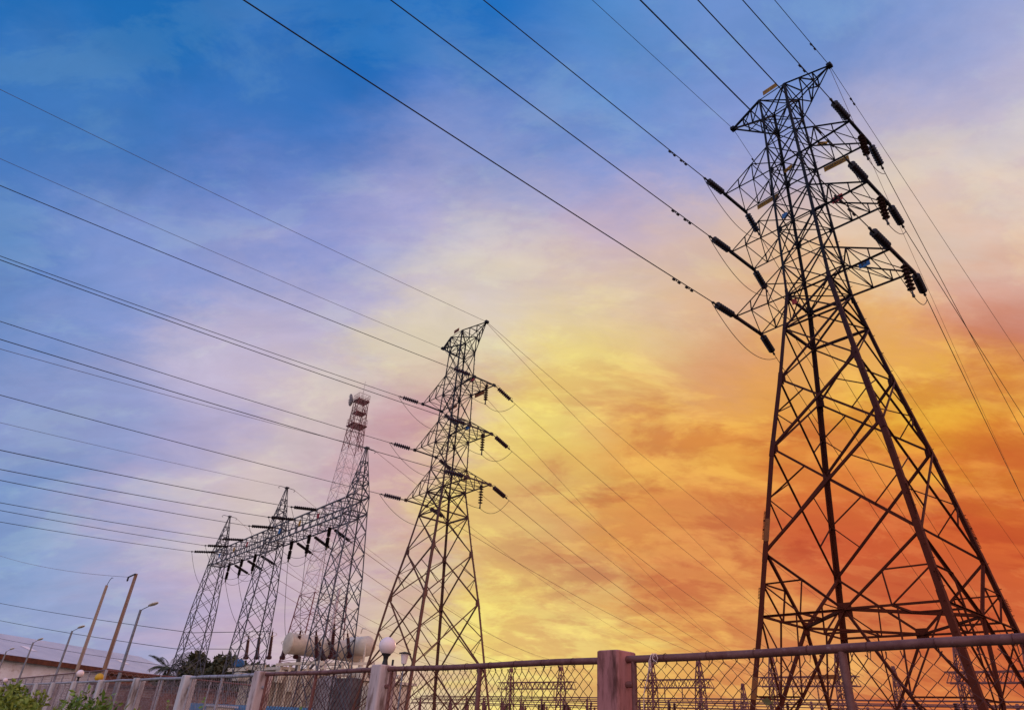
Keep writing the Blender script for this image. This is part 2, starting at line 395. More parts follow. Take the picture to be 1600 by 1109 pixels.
# ------------------------------------------------------------------ mesh builder
class MB:
    def __init__(self):
        self.v, self.f = [], []

    def prism(self, p, q, ring_p, ring_q, caps=True):
        n = len(ring_p)
        o = len(self.v)
        self.v += [tuple(p + r) for r in ring_p] + [tuple(q + r) for r in ring_q]
        for i in range(n):
            j = (i + 1) % n
            self.f.append((o + i, o + j, o + n + j, o + n + i))
        if caps:
            self.f.append(tuple(o + n - 1 - i for i in range(n)))
            self.f.append(tuple(o + n + i for i in range(n)))

    def frame(self, p, q, ref=None):
        d = (q - p)
        d.normalize()
        if ref is None:
            ref = Vector((0, 0, 1)) if abs(d.z) < 0.9 else Vector((1, 0, 0))
        n2 = ref - d * ref.dot(d)
        if n2.length < 1e-5:
            n2 = d.orthogonal()
        n2.normalize()
        return d, d.cross(n2), n2

    def bar(self, p, q, w, h=None, ref=None):
        p, q = Vector(p), Vector(q)
        h = h or w
        d, a, b = self.frame(p, q, ref)
        r = [a * (sx * w / 2) + b * (sy * h / 2) for sx, sy in ((-1, -1), (1, -1), (1, 1), (-1, 1))]
        self.prism(p, q, r, r)

    def angle(self, p, q, w, ref=None, a=None, b=None):
        """rolled steel angle: an L section"""
        p, q = Vector(p), Vector(q)
        d = (q - p).normalized()
        if a is None:
            d, a, b = self.frame(p, q, ref)
        else:
            a = (a - d * a.dot(d)).normalized()
            b = (b - d * b.dot(d)).normalized()
        t = max(0.012, w * 0.13)
        pts = [(0, 0), (w, 0), (w, t), (t, t), (t, w), (0, w)]
        c = -w * 0.3
        r = [a * (x + c) + b * (y + c) for x, y in pts]
        if a.cross(b).dot(d) < 0:
            r.reverse()
        self.prism(p, q, r, r)

    def tube(self, pts, r, n=6, r2=None, caps=True):
        pts = [Vector(p) for p in pts]
        rings = []
        ref = None
        for i, p in enumerate(pts):
            d = (pts[min(i + 1, len(pts) - 1)] - pts[max(i - 1, 0)])
            d.normalize()
            if ref is None:
                ref = d.orthogonal().normalized()
            ref = (ref - d * ref.dot(d))
            ref = ref.normalized() if ref.length > 1e-6 else d.orthogonal().normalized()
            b = d.cross(ref)
            rr = r if r2 is None else r + (r2 - r) * i / (len(pts) - 1)
            o = len(self.v)
            for k in range(n):
                t = 2 * math.pi * k / n
                self.v.append(tuple(p + ref * (math.cos(t) * rr) + b * (math.sin(t) * rr)))
            rings.append(o)
        for o, o2 in zip(rings, rings[1:]):
            for k in range(n):
                j = (k + 1) % n
                self.f.append((o + k, o + j, o2 + j, o2 + k))
        if caps:
            self.f.append(tuple(rings[0] + n - 1 - k for k in range(n)))
            self.f.append(tuple(rings[-1] + k for k in range(n)))

    def lathe(self, prof, n=14, c=(0, 0, 0), mtx=None):
        """profile of (radius, z) turned about z"""
        o = len(self.v)
        c = Vector(c)
        for r_, z in prof:
            for k in range(n):
                t = 2 * math.pi * k / n
                p = Vector((r_ * math.cos(t), r_ * math.sin(t), z))
                if mtx is not None:
                    p = mtx @ p
                self.v.append(tuple(c + p))
        m = len(prof)
        for i in range(m - 1):
            for k in range(n):
                j = (k + 1) % n
                self.f.append((o + i * n + k, o + i * n + j, o + (i + 1) * n + j, o + (i + 1) * n + k))
        if prof[0][0] > 1e-6:
            self.f.append(tuple(o + n - 1 - k for k in range(n)))
        if prof[-1][0] > 1e-6:
            self.f.append(tuple(o + (m - 1) * n + k for k in range(n)))

    def box(self, c, s, bev=0.0, rot=0.0, taper=1.0):
        """box centred at c; vertical edges chamfered by bev"""
        cx, cy, cz = c
        x, y, z = s[0] / 2, s[1] / 2, s[2] / 2
        b = bev
        ring = [(-x + b, -y), (x - b, -y), (x, -y + b), (x, y - b), (x - b, y), (-x + b, y), (-x, y - b), (-x, -y + b)] if b else [(-x, -y), (x, -y), (x, y), (-x, y)]
        ca, sa = math.cos(rot), math.sin(rot)
        n = len(ring)
        o = len(self.v)
        lv = [(-z, 1.0), (z, taper)] if not b else [(-z, 1.0), (z - b * 0.6, taper), (z, taper * (1 - b / max(x, 1e-3) * 0.8))]
        for zz, k in lv:
            for px, py in ring:
                px, py = px * k, py * k
                self.v.append((cx + ca * px - sa * py, cy + sa * px + ca * py, cz + zz))
        for l in range(len(lv) - 1):
            for i in range(n):
                j = (i + 1) % n
                self.f.append((o + l * n + i, o + l * n + j, o + (l + 1) * n + j, o + (l + 1) * n + i))
        self.f.append(tuple(o + n - 1 - i for i in range(n)))
        self.f.append(tuple(o + (len(lv) - 1) * n + i for i in range(n)))

    def quad(self, a, b, c, d):
        o = len(self.v)
        self.v += [tuple(a), tuple(b), tuple(c), tuple(d)]
        self.f.append((o, o + 1, o + 2, o + 3))

    def build(self, name, m, parent=None, smooth=False, loc=None):
        me = bpy.data.meshes.new(name)
        if parent is not None and loc is None:
            off = Vector((0, 0, 0))
            q = parent
            while q is not None:
                off += q.location
                q = q.parent
            me.from_pydata([tuple(Vector(v) - off) for v in self.v], [], self.f)
        elif loc is not None:
            lv = Vector(loc)
            me.from_pydata([tuple(Vector(v) - lv) for v in self.v], [], self.f)
        else:
            me.from_pydata(self.v, [], self.f)
        me.update()
        if smooth:
            me.polygons.foreach_set('use_smooth', [True] * len(me.polygons))
            try:
                me.set_sharp_from_angle(angle=R(40))
            except Exception:
                pass
        me.materials.append(m)
        o = bpy.data.objects.new(name, me)
        COL.objects.link(o)
        if loc is not None:
            o.location = loc
        if parent is not None:
            o.parent = parent
        return o


def tag(o, label, cat, group=None, kind=None):
    o['label'] = label
    o['category'] = cat
    if group:
        o['group'] = group
    if kind:
        o['kind'] = kind
    return o


def empty(name, loc=(0, 0, 0), rz=0.0):
    o = bpy.data.objects.new(name, None)
    o.empty_display_size = 0.3
    COL.objects.link(o)
    o.location = loc
    o.rotation_euler = (0, 0, rz)
    return o


KIDS = {}


def copy_thing(o):
    c = o.copy()
    COL.objects.link(c)
    for ch in KIDS[o.name]:
        k = ch.copy()
        COL.objects.link(k)
        k.parent = c
    return c

# ------------------------------------------------------------------ ground (one sheet to the horizon)
g = MB()
NG = 60
def gz(x, y):
    far = min(1.0, max(0.0, (math.hypot(x, y) - 6) / 20))
    return (math.sin(x * 0.31 + 1) * math.cos(y * 0.27) * 0.05 + math.sin(x * 0.9 + y * 0.7) * 0.02) * (1 - far * 0.5) - 0.02
xs = [-2500, -1200, -600, -300] + [-160 + i * 4 for i in range(64)] + [120, 300, 800, 2500]
ys = [-2500, -800, -200, -80] + [-40 + i * 4 for i in range(50)] + [180, 300, 700, 2500]
for yy in ys:
    for xx in xs:
        g.v.append((xx, yy, gz(xx, yy)))
nx = len(xs)
for j in range(len(ys) - 1):
    for i in range(nx - 1):
        o = j * nx + i
        g.f.append((o, o + 1, o + nx + 1, o + nx))
gr = g.build('ground', M['ground'], smooth=True)
gr['kind'] = 'structure'

# ------------------------------------------------------------------ lattice pylons
S = 0.75


def fz(z):
    return 1.6 + S * (z - 1.6)


class Lattice:
    """square tapering lattice body; z in metres, prof = [(z, half width)]"""

    def __init__(self, cx, cy, prof):
        self.c = Vector((cx, cy, 0))
        self.prof = sorted(prof)

    def hw(self, z):
        p = self.prof
        if z <= p[0][0]:
            return p[0][1]
        for (z0, w0), (z1, w1) in zip(p, p[1:]):
            if z <= z1:
                return w0 + (w1 - w0) * (z - z0) / (z1 - z0)
        return p[-1][1]

    def k(self, i, z):
        sx, sy = ((-1, -1), (-1, 1), (1, 1), (1, -1))[i % 4]
        w = self.hw(z)
        return self.c + Vector((sx * w, sy * w, z))


def face_normal(i):
    return Vector(((-1, 0, 0), (0, 1, 0), (1, 0, 0), (0, -1, 0))[i])


def mid(a, b, t=0.5):
    return a + (b - a) * t


def xpanel(mb, T, i, z0, z1, wd, wr=None, redundant=0, sec='angle', single=None):
    """X bracing of face i between two levels"""
    n = face_normal(i)
    a0, b0, a1, b1 = T.k(i, z0), T.k(i + 1, z0), T.k(i, z1), T.k(i + 1, z1)
    e = n * (wd * 0.35)
    draw = mb.angle if sec == 'angle' else mb.bar
    if single != 1:
        draw(a0 - e, b1 - e, wd, ref=n)
    if single != 0:
        draw(b0 + e, a1 + e, wd, ref=-n)
    if redundant:
        for (l0, l1, o0, o1) in ((a0, a1, b0, b1), (b0, b1, a0, a1)):
            m = mid(l0, l1)
            q1, q2 = mid(l0, o1, 0.26), mid(l1, o0, 0.26)
            draw(m, q1, wr, ref=n)
            draw(m, q2, wr, ref=n)
            if redundant > 1:
                draw(mid(l0, l1, 0.25), mid(l0, o1, 0.26), wr * 0.9, ref=n)
                draw(mid(l0, l1, 0.25), mid(l0, o1, 0.13), wr * 0.8, ref=n)


def plate(mb, p, n, w, t=0.02):
    n = n.normalized()
    mb.bar(p - n * t, p + n * t, w, w, ref=Vector((0, 0, 1)))


def lettering(mb, o, ax, up, w, h, marks):
    """dark strokes standing 3 mm proud of a plate; marks = (x0, x1, y0, y1) in 0..1"""
    n = ax.cross(up)
    for x0, x1, y0, y1 in marks:
        for s in (1, -1):
            a, b = o + ax * (w * x0) + up * (h * y0) + n * (0.013 * s), o + ax * (w * x1) + up * (h * y0) + n * (0.013 * s)
            c, d = o + ax * (w * x1) + up * (h * y1) + n * (0.013 * s), o + ax * (w * x0) + up * (h * y1) + n * (0.013 * s)
            mb.quad(a, b, c, d) if s < 0 else mb.quad(d, c, b, a)


def sign(root, p, q, h, m, marks=None, mk='sign_dark'):
    p, q = Vector(p), Vector(q)
    ax = (q - p)
    w = ax.length
    ax.normalize()
    up = Vector((0, 0, 1)) - ax * ax.z
    up.normalize()
    mb = MB()
    c0 = mid(p, q) + up * (h / 2)
    mb.bar(c0 - ax * (w / 2), c0 + ax * (w / 2), 0.02, h, ref=up)
    s = mb.build('sign_plate', m, root)
    if marks:
        lb = MB()
        lettering(lb, p, ax, up, w, h, marks)
        lb.build('lettering', M[mk], s)
    return s


rr = random.Random(3)


def word_marks(n, x0=0.06, x1=0.94):
    out = []
    st = (x1 - x0) / n
    for i in range(n):
        a = x0 + i * st
        out.append((a, a + st * 0.22, 0.2, 0.8))
        if rr.random() < 0.7:
            out.append((a + st * 0.22, a + st * 0.62, *rr.choice(((0.2, 0.36), (0.64, 0.8), (0.44, 0.58)))))
        if rr.random() < 0.6:
            out.append((a + st * 0.62, a + st * 0.78, 0.2, 0.8))
    return out


TIPS = {}


def pylon(key, name, label, cx, cy, zt, dz, m, arms, peak, waist):
    """dz: how much shorter the body is than the near pylon's (unscaled); arms = [(half length, half bar, z)] top first"""
    root = tag(empty(name, (cx, cy, 0)), label, 'pylon', 'steel lattice pylons of the two lines')
    f = lambda z: fz(z - dz)
    zg = -0.05
    wb = 3.53 + 0.146 * (6.5 - 1.6 + 1.6 / S) - (0 if waist else 0)
    base_w = (3.53 + 0.146 * (6.5 - dz - (1.6 - 1.65 / S))) * S if waist else (3.15 + 0.146 * (9.1 - dz - (1.6 - 1.65 / S))) * S
    prof = [(zg, base_w), (f(9.1), 3.15 * S), (f(13.95), 2.5 * S), (f(17.62), 1.9 * S), (f(22.66), 1.17 * S), (f(36.2), 0.86 * S), (f(38.0), 0.87 * S)]
    if waist:
        prof.append((f(6.5), 3.50 * S))
    T = Lattice(cx, cy, prof)
    # legs, with step bolts on the two right-hand ones
    zs = [z for z, w in T.prof]
    for i in range(4):
        mb = MB()
        sx, sy = ((-1, -1), (-1, 1), (1, 1), (1, -1))[i]
        for z0, z1 in zip(zs, zs[1:]):
            w = 0.165 if z1 <= f(17.7) else (0.14 if z1 <= f(22.7) else 0.10)
            if not waist:
                w *= 0.80
            mb.angle(T.k(i, z0), T.k(i, z1) + (T.k(i, z1) - T.k(i, z0)).normalized() * 0.03, w, a=Vector((-sx, 0, 0)), b=Vector((0, -sy, 0)))
        for z0, z1 in zip(zs[:-1], zs[1:]):      # splice plates a little proud of the leg
            p = T.k(i, z0)
            if z0 > 1:
                d = (T.k(i, z1) - p).normalized()
                mb.angle(p - d * 0.3, p + d * 0.3, (0.180 if z0 < f(20) else 0.128) * (1 if waist else 0.82), a=Vector((-sx, 0, 0)), b=Vector((0, -sy, 0)))
        if i >= 2:
            z = 3.0
            kk = 0
            while z < f(36):
                p = T.k(i, z)
                dirv = Vector((sx, 0, 0)) if kk % 2 else Vector((0, sy, 0))
                mb.bar(p - dirv * 0.02, p + dirv * 0.11, 0.018)
                z += 0.38
                kk += 1
        # spiked anti-climbing collar
        for zz in ([f(9.7), f(10.1), f(10.5), f(7.2)] if waist else []):
            for q in range(8):
                p = T.k(i, zz + q * 0.045)
                mb.bar(p, p + Vector((sx * 0.085, sy * 0.085, 0.01)), 0.022)
        # concrete stub
        mb.build('leg', m, root)
    kf_ = 1.0 if waist else 0.88
    lo = [9.1, 13.95, 17.62, 20.6, 22.66]
    up = [22.66, 24.7, 27.2, 29.2, 31.8, 33.8, 36.2, 38.0]
    for i in range(4):
        mb = MB()
        n = face_normal(i)
        for z0, z1 in zip(lo, lo[1:]):
            tall = z0 < 17
            xpanel(mb, T, i, f(z0), f(z1), (0.078 if tall else 0.062) * kf_, 0.040 * kf_, 1 if tall else 0)
            if not tall:
                mb.angle(T.k(i, f(z1)), T.k(i, f(z1)).lerp(T.k(i + 1, f(z1)), 1), 0.09, ref=n)
        for z0, z1 in zip(up, up[1:]):
            xpanel(mb, T, i, f(z0), f(z1), 0.047 * kf_, 0.05)
            mb.angle(T.k(i, f(z1)), T.k(i + 1, f(z1)), 0.046 * kf_, ref=n)
        for z in (13.95, 17.62, 22.66, 27.2, 31.8):
            for j in (i, i + 1):
                p = T.k(j, f(z))
                t = (T.k(i + 1, f(z)) - T.k(i, f(z))).normalized() * (1 if j == i else -1)
                plate(mb, p + t * 0.08 - n * 0.02, n, (0.19 if z > 20 else 0.25) * kf_)
        if waist:
            zw = f(6.5)
            c = mid(T.k(i, zw), T.k(i + 1, zw))
            for j in (i, i + 1):
                top, w_, b_ = T.k(j, f(9.1)), T.k(j, zw), T.k(j, zg)
                mb.angle(top - n * 0.05, c - n * 0.05, 0.082, ref=n)
                q = mid(top, c, 0.5)
                mb.angle(mid(top, w_, 0.5), q, 0.045, ref=n)
                mb.angle(q, mid(w_, c, 0.5), 0.045, ref=n)
                mb.angle(mid(top, w_, 0.5), mid(w_, c, 0.5), 0.045, ref=n)
                mb.angle(w_, c, 0.066, ref=n)
                mb.angle(c - n * 0.05, b_ - n * 0.05, 0.09, ref=n)
                q2 = mid(c, b_, 0.42)
                mb.angle(mid(w_, b_, 0.42), q2, 0.042, ref=n)
                mb.angle(w_, q2, 0.045, ref=n)
                mb.angle(mid(w_, c, 0.45), q2, 0.045, ref=n)
                mb.angle(mid(w_, b_, 0.72), mid(c, b_, 0.72), 0.042, ref=n)
                mb.angle(q2, mid(w_, b_, 0.72), 0.045, ref=n)
        else:
            z1 = f(9.1)
            xpanel(mb, T, i, zg, z1, 0.072, 0.038, 1)
            mb.angle(mid(T.k(i, zg), T.k(i, z1), 0.5), mid(T.k(i, zg), T.k(i + 1, z1), 0.26), 0.06, ref=n)
        mb.build('face_bracing', m, root)
    # plan frames across the body
    for z in (22.66, 27.2, 31.8, 36.2):
        mb = MB()
        mb.angle(T.k(0, f(z)), T.k(2, f(z)), 0.05)
        mb.angle(T.k(1, f(z)) + Vector((0, 0, 0.05)), T.k(3, f(z)) + Vector((0, 0, 0.05)), 0.05)
        mb.build('plan_bracing', m, root)
    if waist:
        mb = MB()
        zw = f(6.5)
        cs = [mid(T.k(i, zw), T.k(i + 1, zw)) for i in range(4)]
        for i in range(4):
            mb.angle(cs[i], cs[(i + 1) % 4], 0.085)
            mm = mid(cs[i], cs[(i + 1) % 4])
            mb.angle(mm, mid(T.k(i + 1, zw), cs[i]), 0.06)
            mb.angle(mm, mid(T.k(i + 1, zw), cs[(i + 1) % 4]), 0.06)
        mb.build('plan_bracing', m, root)
    if waist:
        zw = f(6.5)
        for i in range(4):
            mb = MB()
            plate(mb, mid(T.k(i, zw), T.k(i + 1, zw)) - face_normal(i) * 0.05, face_normal(i), 0.38, 0.014)
            mb.build('gusset_plate', m, root)
    # crossarms
    for lev, (b, hc, z) in enumerate(arms):
        for sx in (-1, 1):
            mb = MB()
            zz = fz(z)
            zt_ = zz + 1.5
            x = cx + sx * b * S
            ends = []
            for sy in (-1, 1):
                j = {(-1, -1): 0, (-1, 1): 1, (1, 1): 2, (1, -1): 3}[(sx, sy)]
                tip = Vector((x, cy + sy * hc * S, zz))
                r0, r1 = T.k(j, zz), T.k(j, zt_)
                nn = Vector((0, sy, 0))
                mb.angle(r0, tip, 0.062, ref=nn)
                mb.angle(r1, tip, 0.052, ref=nn)
                for t in (0.36, 0.68):
                    mb.angle(mid(r0, tip, t), mid(r1, tip, t), 0.037, ref=nn)
                mb.angle(mid(r0, tip, 0.36), r1, 0.037, ref=nn)
                mb.angle(mid(r0, tip, 0.68), mid(r1, tip, 0.36), 0.037, ref=nn)
                plate(mb, tip, Vector((sx, 0, 0)), 0.2, 0.03)
                ends.append((r0, r1, tip))
            (a0, a1, at_), (b0, b1, bt_) = ends
            d = (bt_ - at_).normalized()
            mb.bar(at_ - d * 0.12, bt_ + d * 0.12, 0.10 if waist else 0.07, 0.12 if waist else 0.08)
            mb.angle(mid(a0, at_, 0.36), mid(b0, bt_, 0.36), 0.037)
            mb.angle(mid(a0, at_, 0.68), mid(b0, bt_, 0.68), 0.037)
            mb.angle(mid(a1, at_, 0.36), mid(b1, bt_, 0.36), 0.037)
            mb.angle(a0, mid(b0, bt_, 0.36), 0.037)
            mb.angle(mid(a0, at_, 0.36), mid(b0, bt_, 0.68), 0.037)
            mb.angle(mid(a0, at_, 0.68), bt_, 0.037)
            mb.angle(mid(a1, at_, 0.36), b1, 0.05)
            arm = mb.build('crossarm', m, root)
            TIPS[key, sx, lev] = (at_.copy(), bt_.copy(), a0.copy(), b0.copy())
    # earth-wire peaks
    pa, pz = peak
    for sx in (-1, 1):
        mb = MB()
        tip = Vector((cx + sx * pa * S, cy, fz(pz)))
        jn, jf = (0, 1) if sx < 0 else (3, 2)
        zu, zl = f(38.0), f(36.2)
        un, uf, ln, lf = T.k(jn, zu), T.k(jf, zu), T.k(jn, zl), T.k(jf, zl)
        mb.angle(un, tip, 0.09)
        mb.angle(uf, tip, 0.07)
        mb.angle(ln, tip, 0.07)
        mb.angle(lf, tip, 0.06)
        for t, t2 in ((0.33, 0.0), (0.62, 0.33)):
            for (u, l) in ((un, ln), (uf, lf)):
                mb.angle(mid(u, tip, t), mid(l, tip, t), 0.05)
                mb.angle(mid(l, tip, t), mid(u, tip, t2), 0.05)
            mb.angle(mid(un, tip, t), mid(uf, tip, t), 0.05)
            mb.angle(mid(ln, tip, t), mid(lf, tip, t2), 0.05)
        mb.box(tip, (0.2, 0.26, 0.16))
        mb.build('peak_arm', m, root)
        TIPS[key, sx, 'peak'] = tip
    mb = MB()
    zu = f(38.0)
    mb.angle(T.k(0, zu), T.k(2, zu), 0.07)
    mb.angle(T.k(1, zu), T.k(3, zu), 0.07)
    mb.build('top_frame', m, root)
    return root, T, f


T1X, T2X, TY = -9.1375, -34.1006, 22.5
p1, L1, f1 = pylon('near', 'transmission_pylon', 'tall dark lattice pylon nearest the fence, feet behind the reddish top rail', T1X, TY, 38.1, 0.0, M['steel_near'],
                   [(3.94, 1.118, 31.81), (4.0, 1.176, 27.22), (4.19, 1.287, 22.68)], (3.354, 38.107), True)
p2, L2, f2 = pylon('mid', 'transmission_pylon', 'shorter brown-legged lattice pylon between the substation gantry and the tall pylon', T2X, TY, 34.4, 3.72, M['steel_mid'],
                   [(4.02, 1.09, 28.10), (4.12, 1.18, 23.48), (4.56, 1.10, 18.92)], (3.5, 34.44), False)

# sign plates bolted to the pylons
n_, fr_, rn_, rf_ = TIPS['near', 1, 0]
sign(p1, mid(rf_, fr_, 0.12) + Vector((0, 0.04, -0.30)), mid(rf_, fr_, 0.60) + Vector((0, 0.04, -0.30)), 0.26, M['sign_yellow'], word_marks(9))
t0 = L1.k(2, fz(31.81) + 1.5)
sign(p1, mid(t0, fr_, 0.10) + Vector((0, 0.05, 0.0)), mid(t0, fr_, 0.27) + Vector((0, 0.05, 0)), 0.22, M['sign_yellow'], word_marks(3))
n_, fr_, rn_, rf_ = TIPS['near', -1, 0]
sign(p1, mid(rf_, fr_, 0.72) + Vector((0, 0.04, -0.28)), mid(rf_, fr_, 0.22) + Vector((0, 0.04, -0.28)), 0.25, M['sign_yellow'], word_marks(9))
t0 = L1.k(1, fz(31.81) + 0.75)
sign(p1, t0 + Vector((0.05, -0.04, 0.0)), t0 + Vector((0.45, -0.04, 0.12)), 0.2, M['sign_yellow'], word_marks(3))
a, b = L1.k(0, f1(38.0)), L1.k(3, f1(38.0))
sign(p1, mid(a, b, 0.2) + Vector((0, -0.05, 0.08)), mid(a, b, 0.75) + Vector((0, -0.05, 0.08)), 0.26, M['sign_yellow'], word_marks(7))
n_, fr_, rn_, rf_ = TIPS['near', 1, 1]
sign(p1, mid(rn_, n_, 0.30) + Vector((0, 0.3, 0.1)), mid(rn_, n_, 0.50) + Vector((0, 0.3, 0.1)), 0.3, M['sign_red'], [(0.3, 0.42, 0.15, 0.85), (0.42, 0.7, 0.7, 0.85), (0.42, 0.62, 0.42, 0.55)], 'sign_dark')
n_, fr_, rn_, rf_ = TIPS['near', 1, 2]
sign(p1, mid(rn_, n_, 0.42) + Vector((0, 0.45, 0.08)), mid(rn_, n_, 0.60) + Vector((0, 0.45, 0.08)), 0.3, M['sign_blue'], [(0.25, 0.37, 0.15, 0.85), (0.37, 0.72, 0.7, 0.85), (0.6, 0.72, 0.42, 0.7), (0.37, 0.72, 0.40, 0.53)], 'sign_dark')
for z, mm, w in ((27.9, 'sign_blue', 0.25), (22.0, 'sign_red', 0.2)):
    q = L1.k(0, fz(z))
    sign(p1, q + Vector((0.22, 0.1, 0)), q + Vector((0.22 + w, 0.1, 0)), 0.24, M[mm])
for i, zlo, zhi in ((0, 9.6, 10.6), (0, 3.4, 4.2)):
    q0, q1 = L1.k(i, fz(zlo)), L1.k(i, fz(zhi))
    mb = MB()
    mb.angle(q0, q1, 0.186, a=Vector((1, 0, 0)), b=Vector((0, 1, 0)))
    o = mb.build('marker_band', M['sign_orange'], p1)
a, b = L2.k(0, f2(38.0)), L2.k(3, f2(38.0))
sign(p2, mid(a, b, 0.3) + Vector((0, -0.05, 0.08)), mid(a, b, 0.75) + Vector((0, -0.05, 0.08)), 0.26, M['sign_orange'], word_marks(4))
n_, fr_, rn_, rf_ = TIPS['mid', 1, 0]
sign(p2, mid(rf_, fr_, 0.12) + Vector((0, 0.04, -0.28)), mid(rf_, fr_, 0.55) + Vector((0, 0.04, -0.28)), 0.25, M['sign_orange'])
sign(p2, mid(rn_, n_, 0.62) + Vector((0, 0.3, 0.02)), mid(rn_, n_, 0.8) + Vector((0, 0.3, 0.02)), 0.28, M['sign_red'])
n_, fr_, rn_, rf_ = TIPS['mid', -1, 0]
sign(p2, mid(rf_, fr_, 0.6) + Vector((0, 0.04, -0.28)), mid(rf_, fr_, 0.15) + Vector((0, 0.04, -0.28)), 0.25, M['sign_orange'])
n_, fr_, rn_, rf_ = TIPS['mid', 1, 1]
sign(p2, mid(rn_, n_, 0.62) + Vector((0, 0.3, 0.02)), mid(rn_, n_, 0.8) + Vector((0, 0.3, 0.02)), 0.28, M['sign_blue'])
n_, fr_, rn_, rf_ = TIPS['mid', 1, 2]
sign(p2, mid(rn_, n_, 0.66) + Vector((0, 0.3, 0.05)), mid(rn_, n_, 0.82) + Vector((0, 0.3, 0.05)), 0.34, M['sign_orange'])

# ------------------------------------------------------------------ insulator strings
_proto = {}


def insulator_proto(kind):
    """hangs along -z of its own frame: clevis at 0, live clamp at the far end"""
    root = empty('insulator_string')
    n, pitch, r = {'tension': (8, 0.145, 0.15), 'tension_mid': (8, 0.155, 0.145), 'hang': (7, 0.165, 0.14), 'gantry': (11, 0.17, 0.10)}.get(kind, (0, 0, 0))
    fit, disc, clv = MB(), MB(), MB()
    if kind == 'post':
        prof = []
        z = -0.12
        for sec in range(2):
            for k in range(13):
                prof += [(0.075, z), (0.115, z - 0.012), (0.08, z - 0.032)]
                z -= 0.04
            prof += [(0.05, z - 0.005), (0.05, z - 0.07)]
            z -= 0.075
        disc.lathe(prof, 12)
        clv.tube([(0, 0, 0.02), (0, 0, -0.13)], 0.03, 8)
        fit.lathe([(0.03, z + 0.02), (0.06, z), (0.06, z - 0.06), (0.02, z - 0.10)], 10)
        length = -z + 0.08
    else:
        z = -0.34 if kind == 'tension_mid' else -0.14
        z0_ = z
        prof = [(0.035, z)]
        for k in range(n):
            prof += [(0.045, z), (0.05, z - pitch * 0.34), (r * 0.9, z - pitch * 0.40), (r, z - pitch * 0.50), (r * 0.88, z - pitch * 0.58), (0.035, z - pitch * 0.60), (0.03, z - pitch)]
            z -= pitch
        disc.lathe(prof, 14)
        clv.bar((0, 0, 0.03), (0, 0, z0_ - 0.01), 0.045, 0.03)
        fit.bar((0, 0, z + 0.02), (0, 0, z - 0.2), 0.045, 0.06)
        fit.lathe([(0.02, z - 0.16), (0.05, z - 0.18), (0.05, z - 0.26), (0.02, z - 0.28)], 8)
        length = -z + 0.24
        if kind == 'tension_mid':   # arcing horns
            clv.tube([(0, 0, -0.08), (0.1, 0, -0.05), (0.2, 0, -0.1), (0.21, 0, -0.22)], 0.011, 5)
            fit.tube([(0, 0, z - 0.05), (0.12, 0, z - 0.08), (0.22, 0, z), (0.2, 0, z + 0.12)], 0.011, 5)
    d = disc.build('discs', M['porcelain_mid'] if kind in ('tension_mid', 'hang') else M['porcelain'], root, smooth=True)
    c = fit.build('clamp', M['fitting'], root, smooth=True)
    v = clv.build('clevis', M['fitting'], root, smooth=True)
    KIDS[root.name] = [d, c, v]
    return root, length


INS_USED = set()


def insulator(kind, p, direction, label, group):
    if kind not in _proto:
        _proto[kind] = insulator_proto(kind)
    pr, length = _proto[kind]
    if kind in INS_USED:
        o = copy_thing(pr)
    else:
        o = pr
        INS_USED.add(kind)
    d = Vector(direction).normalized()
    o.location = p
    q = (-d).to_track_quat('Z', 'Y')
    o.rotation_mode = 'QUATERNION'
    o.rotation_quaternion = q
    tag(o, label, 'insulator', group)
    return Vector(p) + d * length


# ------------------------------------------------------------------ wires
def wire_pts(P, Q, k=0.0006, ext=0.0, n=28):
    P, Q = Vector(P), Vector(Q)
    h = Vector((Q.x - P.x, Q.y - P.y, 0)).length
    out = []
    for i in range(n + 1):
        t = (1 + ext) * i / n
        s = t * h
        p = P + (Q - P) * t
        p.z -= k * s * (h - s)
        out.append(p)
    return out


def wire(name, label, P, Q, group, k=0.0006, ext=0.0, r=0.018, m='wire', n=28, cat='power line', dampers=()):
    pts = wire_pts(P, Q, k, ext, n)
    mb = MB()
    mb.tube(pts, r, 6)
    L = (pts[-1] - pts[0]).length
    for dd in dampers:      # vibration dampers clamped under the conductor
        d = (pts[1] - pts[0]).normalized()
        c = pts[0] + d * dd + Vector((0, 0, -0.09))
        c.z += 0.0
        mb.tube([c - d * 0.2, c + d * 0.2], 0.012, 5)
        mb.tube([c - d * 0.22, c - d * 0.11], 0.045, 6)
        mb.tube([c + d * 0.11, c + d * 0.22], 0.045, 6)
        mb.tube([c, c + Vector((0, 0, 0.09))], 0.02, 5)
    o = mb.build(name, M[m], smooth=True, loc=tuple(P))
    tag(o, label, cat, group)
    return o


def hang_pts(P, Q, dip, n=16):
    P, Q = Vector(P), Vector(Q)
    return [P + (Q - P) * (i / n) - Vector((0, 0, dip * 4 * (i / n) * (1 - i / n))) for i in range(n + 1)]


def jumper(label, pts, group, r=0.014, m='wire'):
    mb = MB()
    mb.tube(pts, r, 5)
    o = mb.build('jumper_cable', M[m], smooth=True, loc=tuple(pts[0]))
    tag(o, label, 'cable', group)


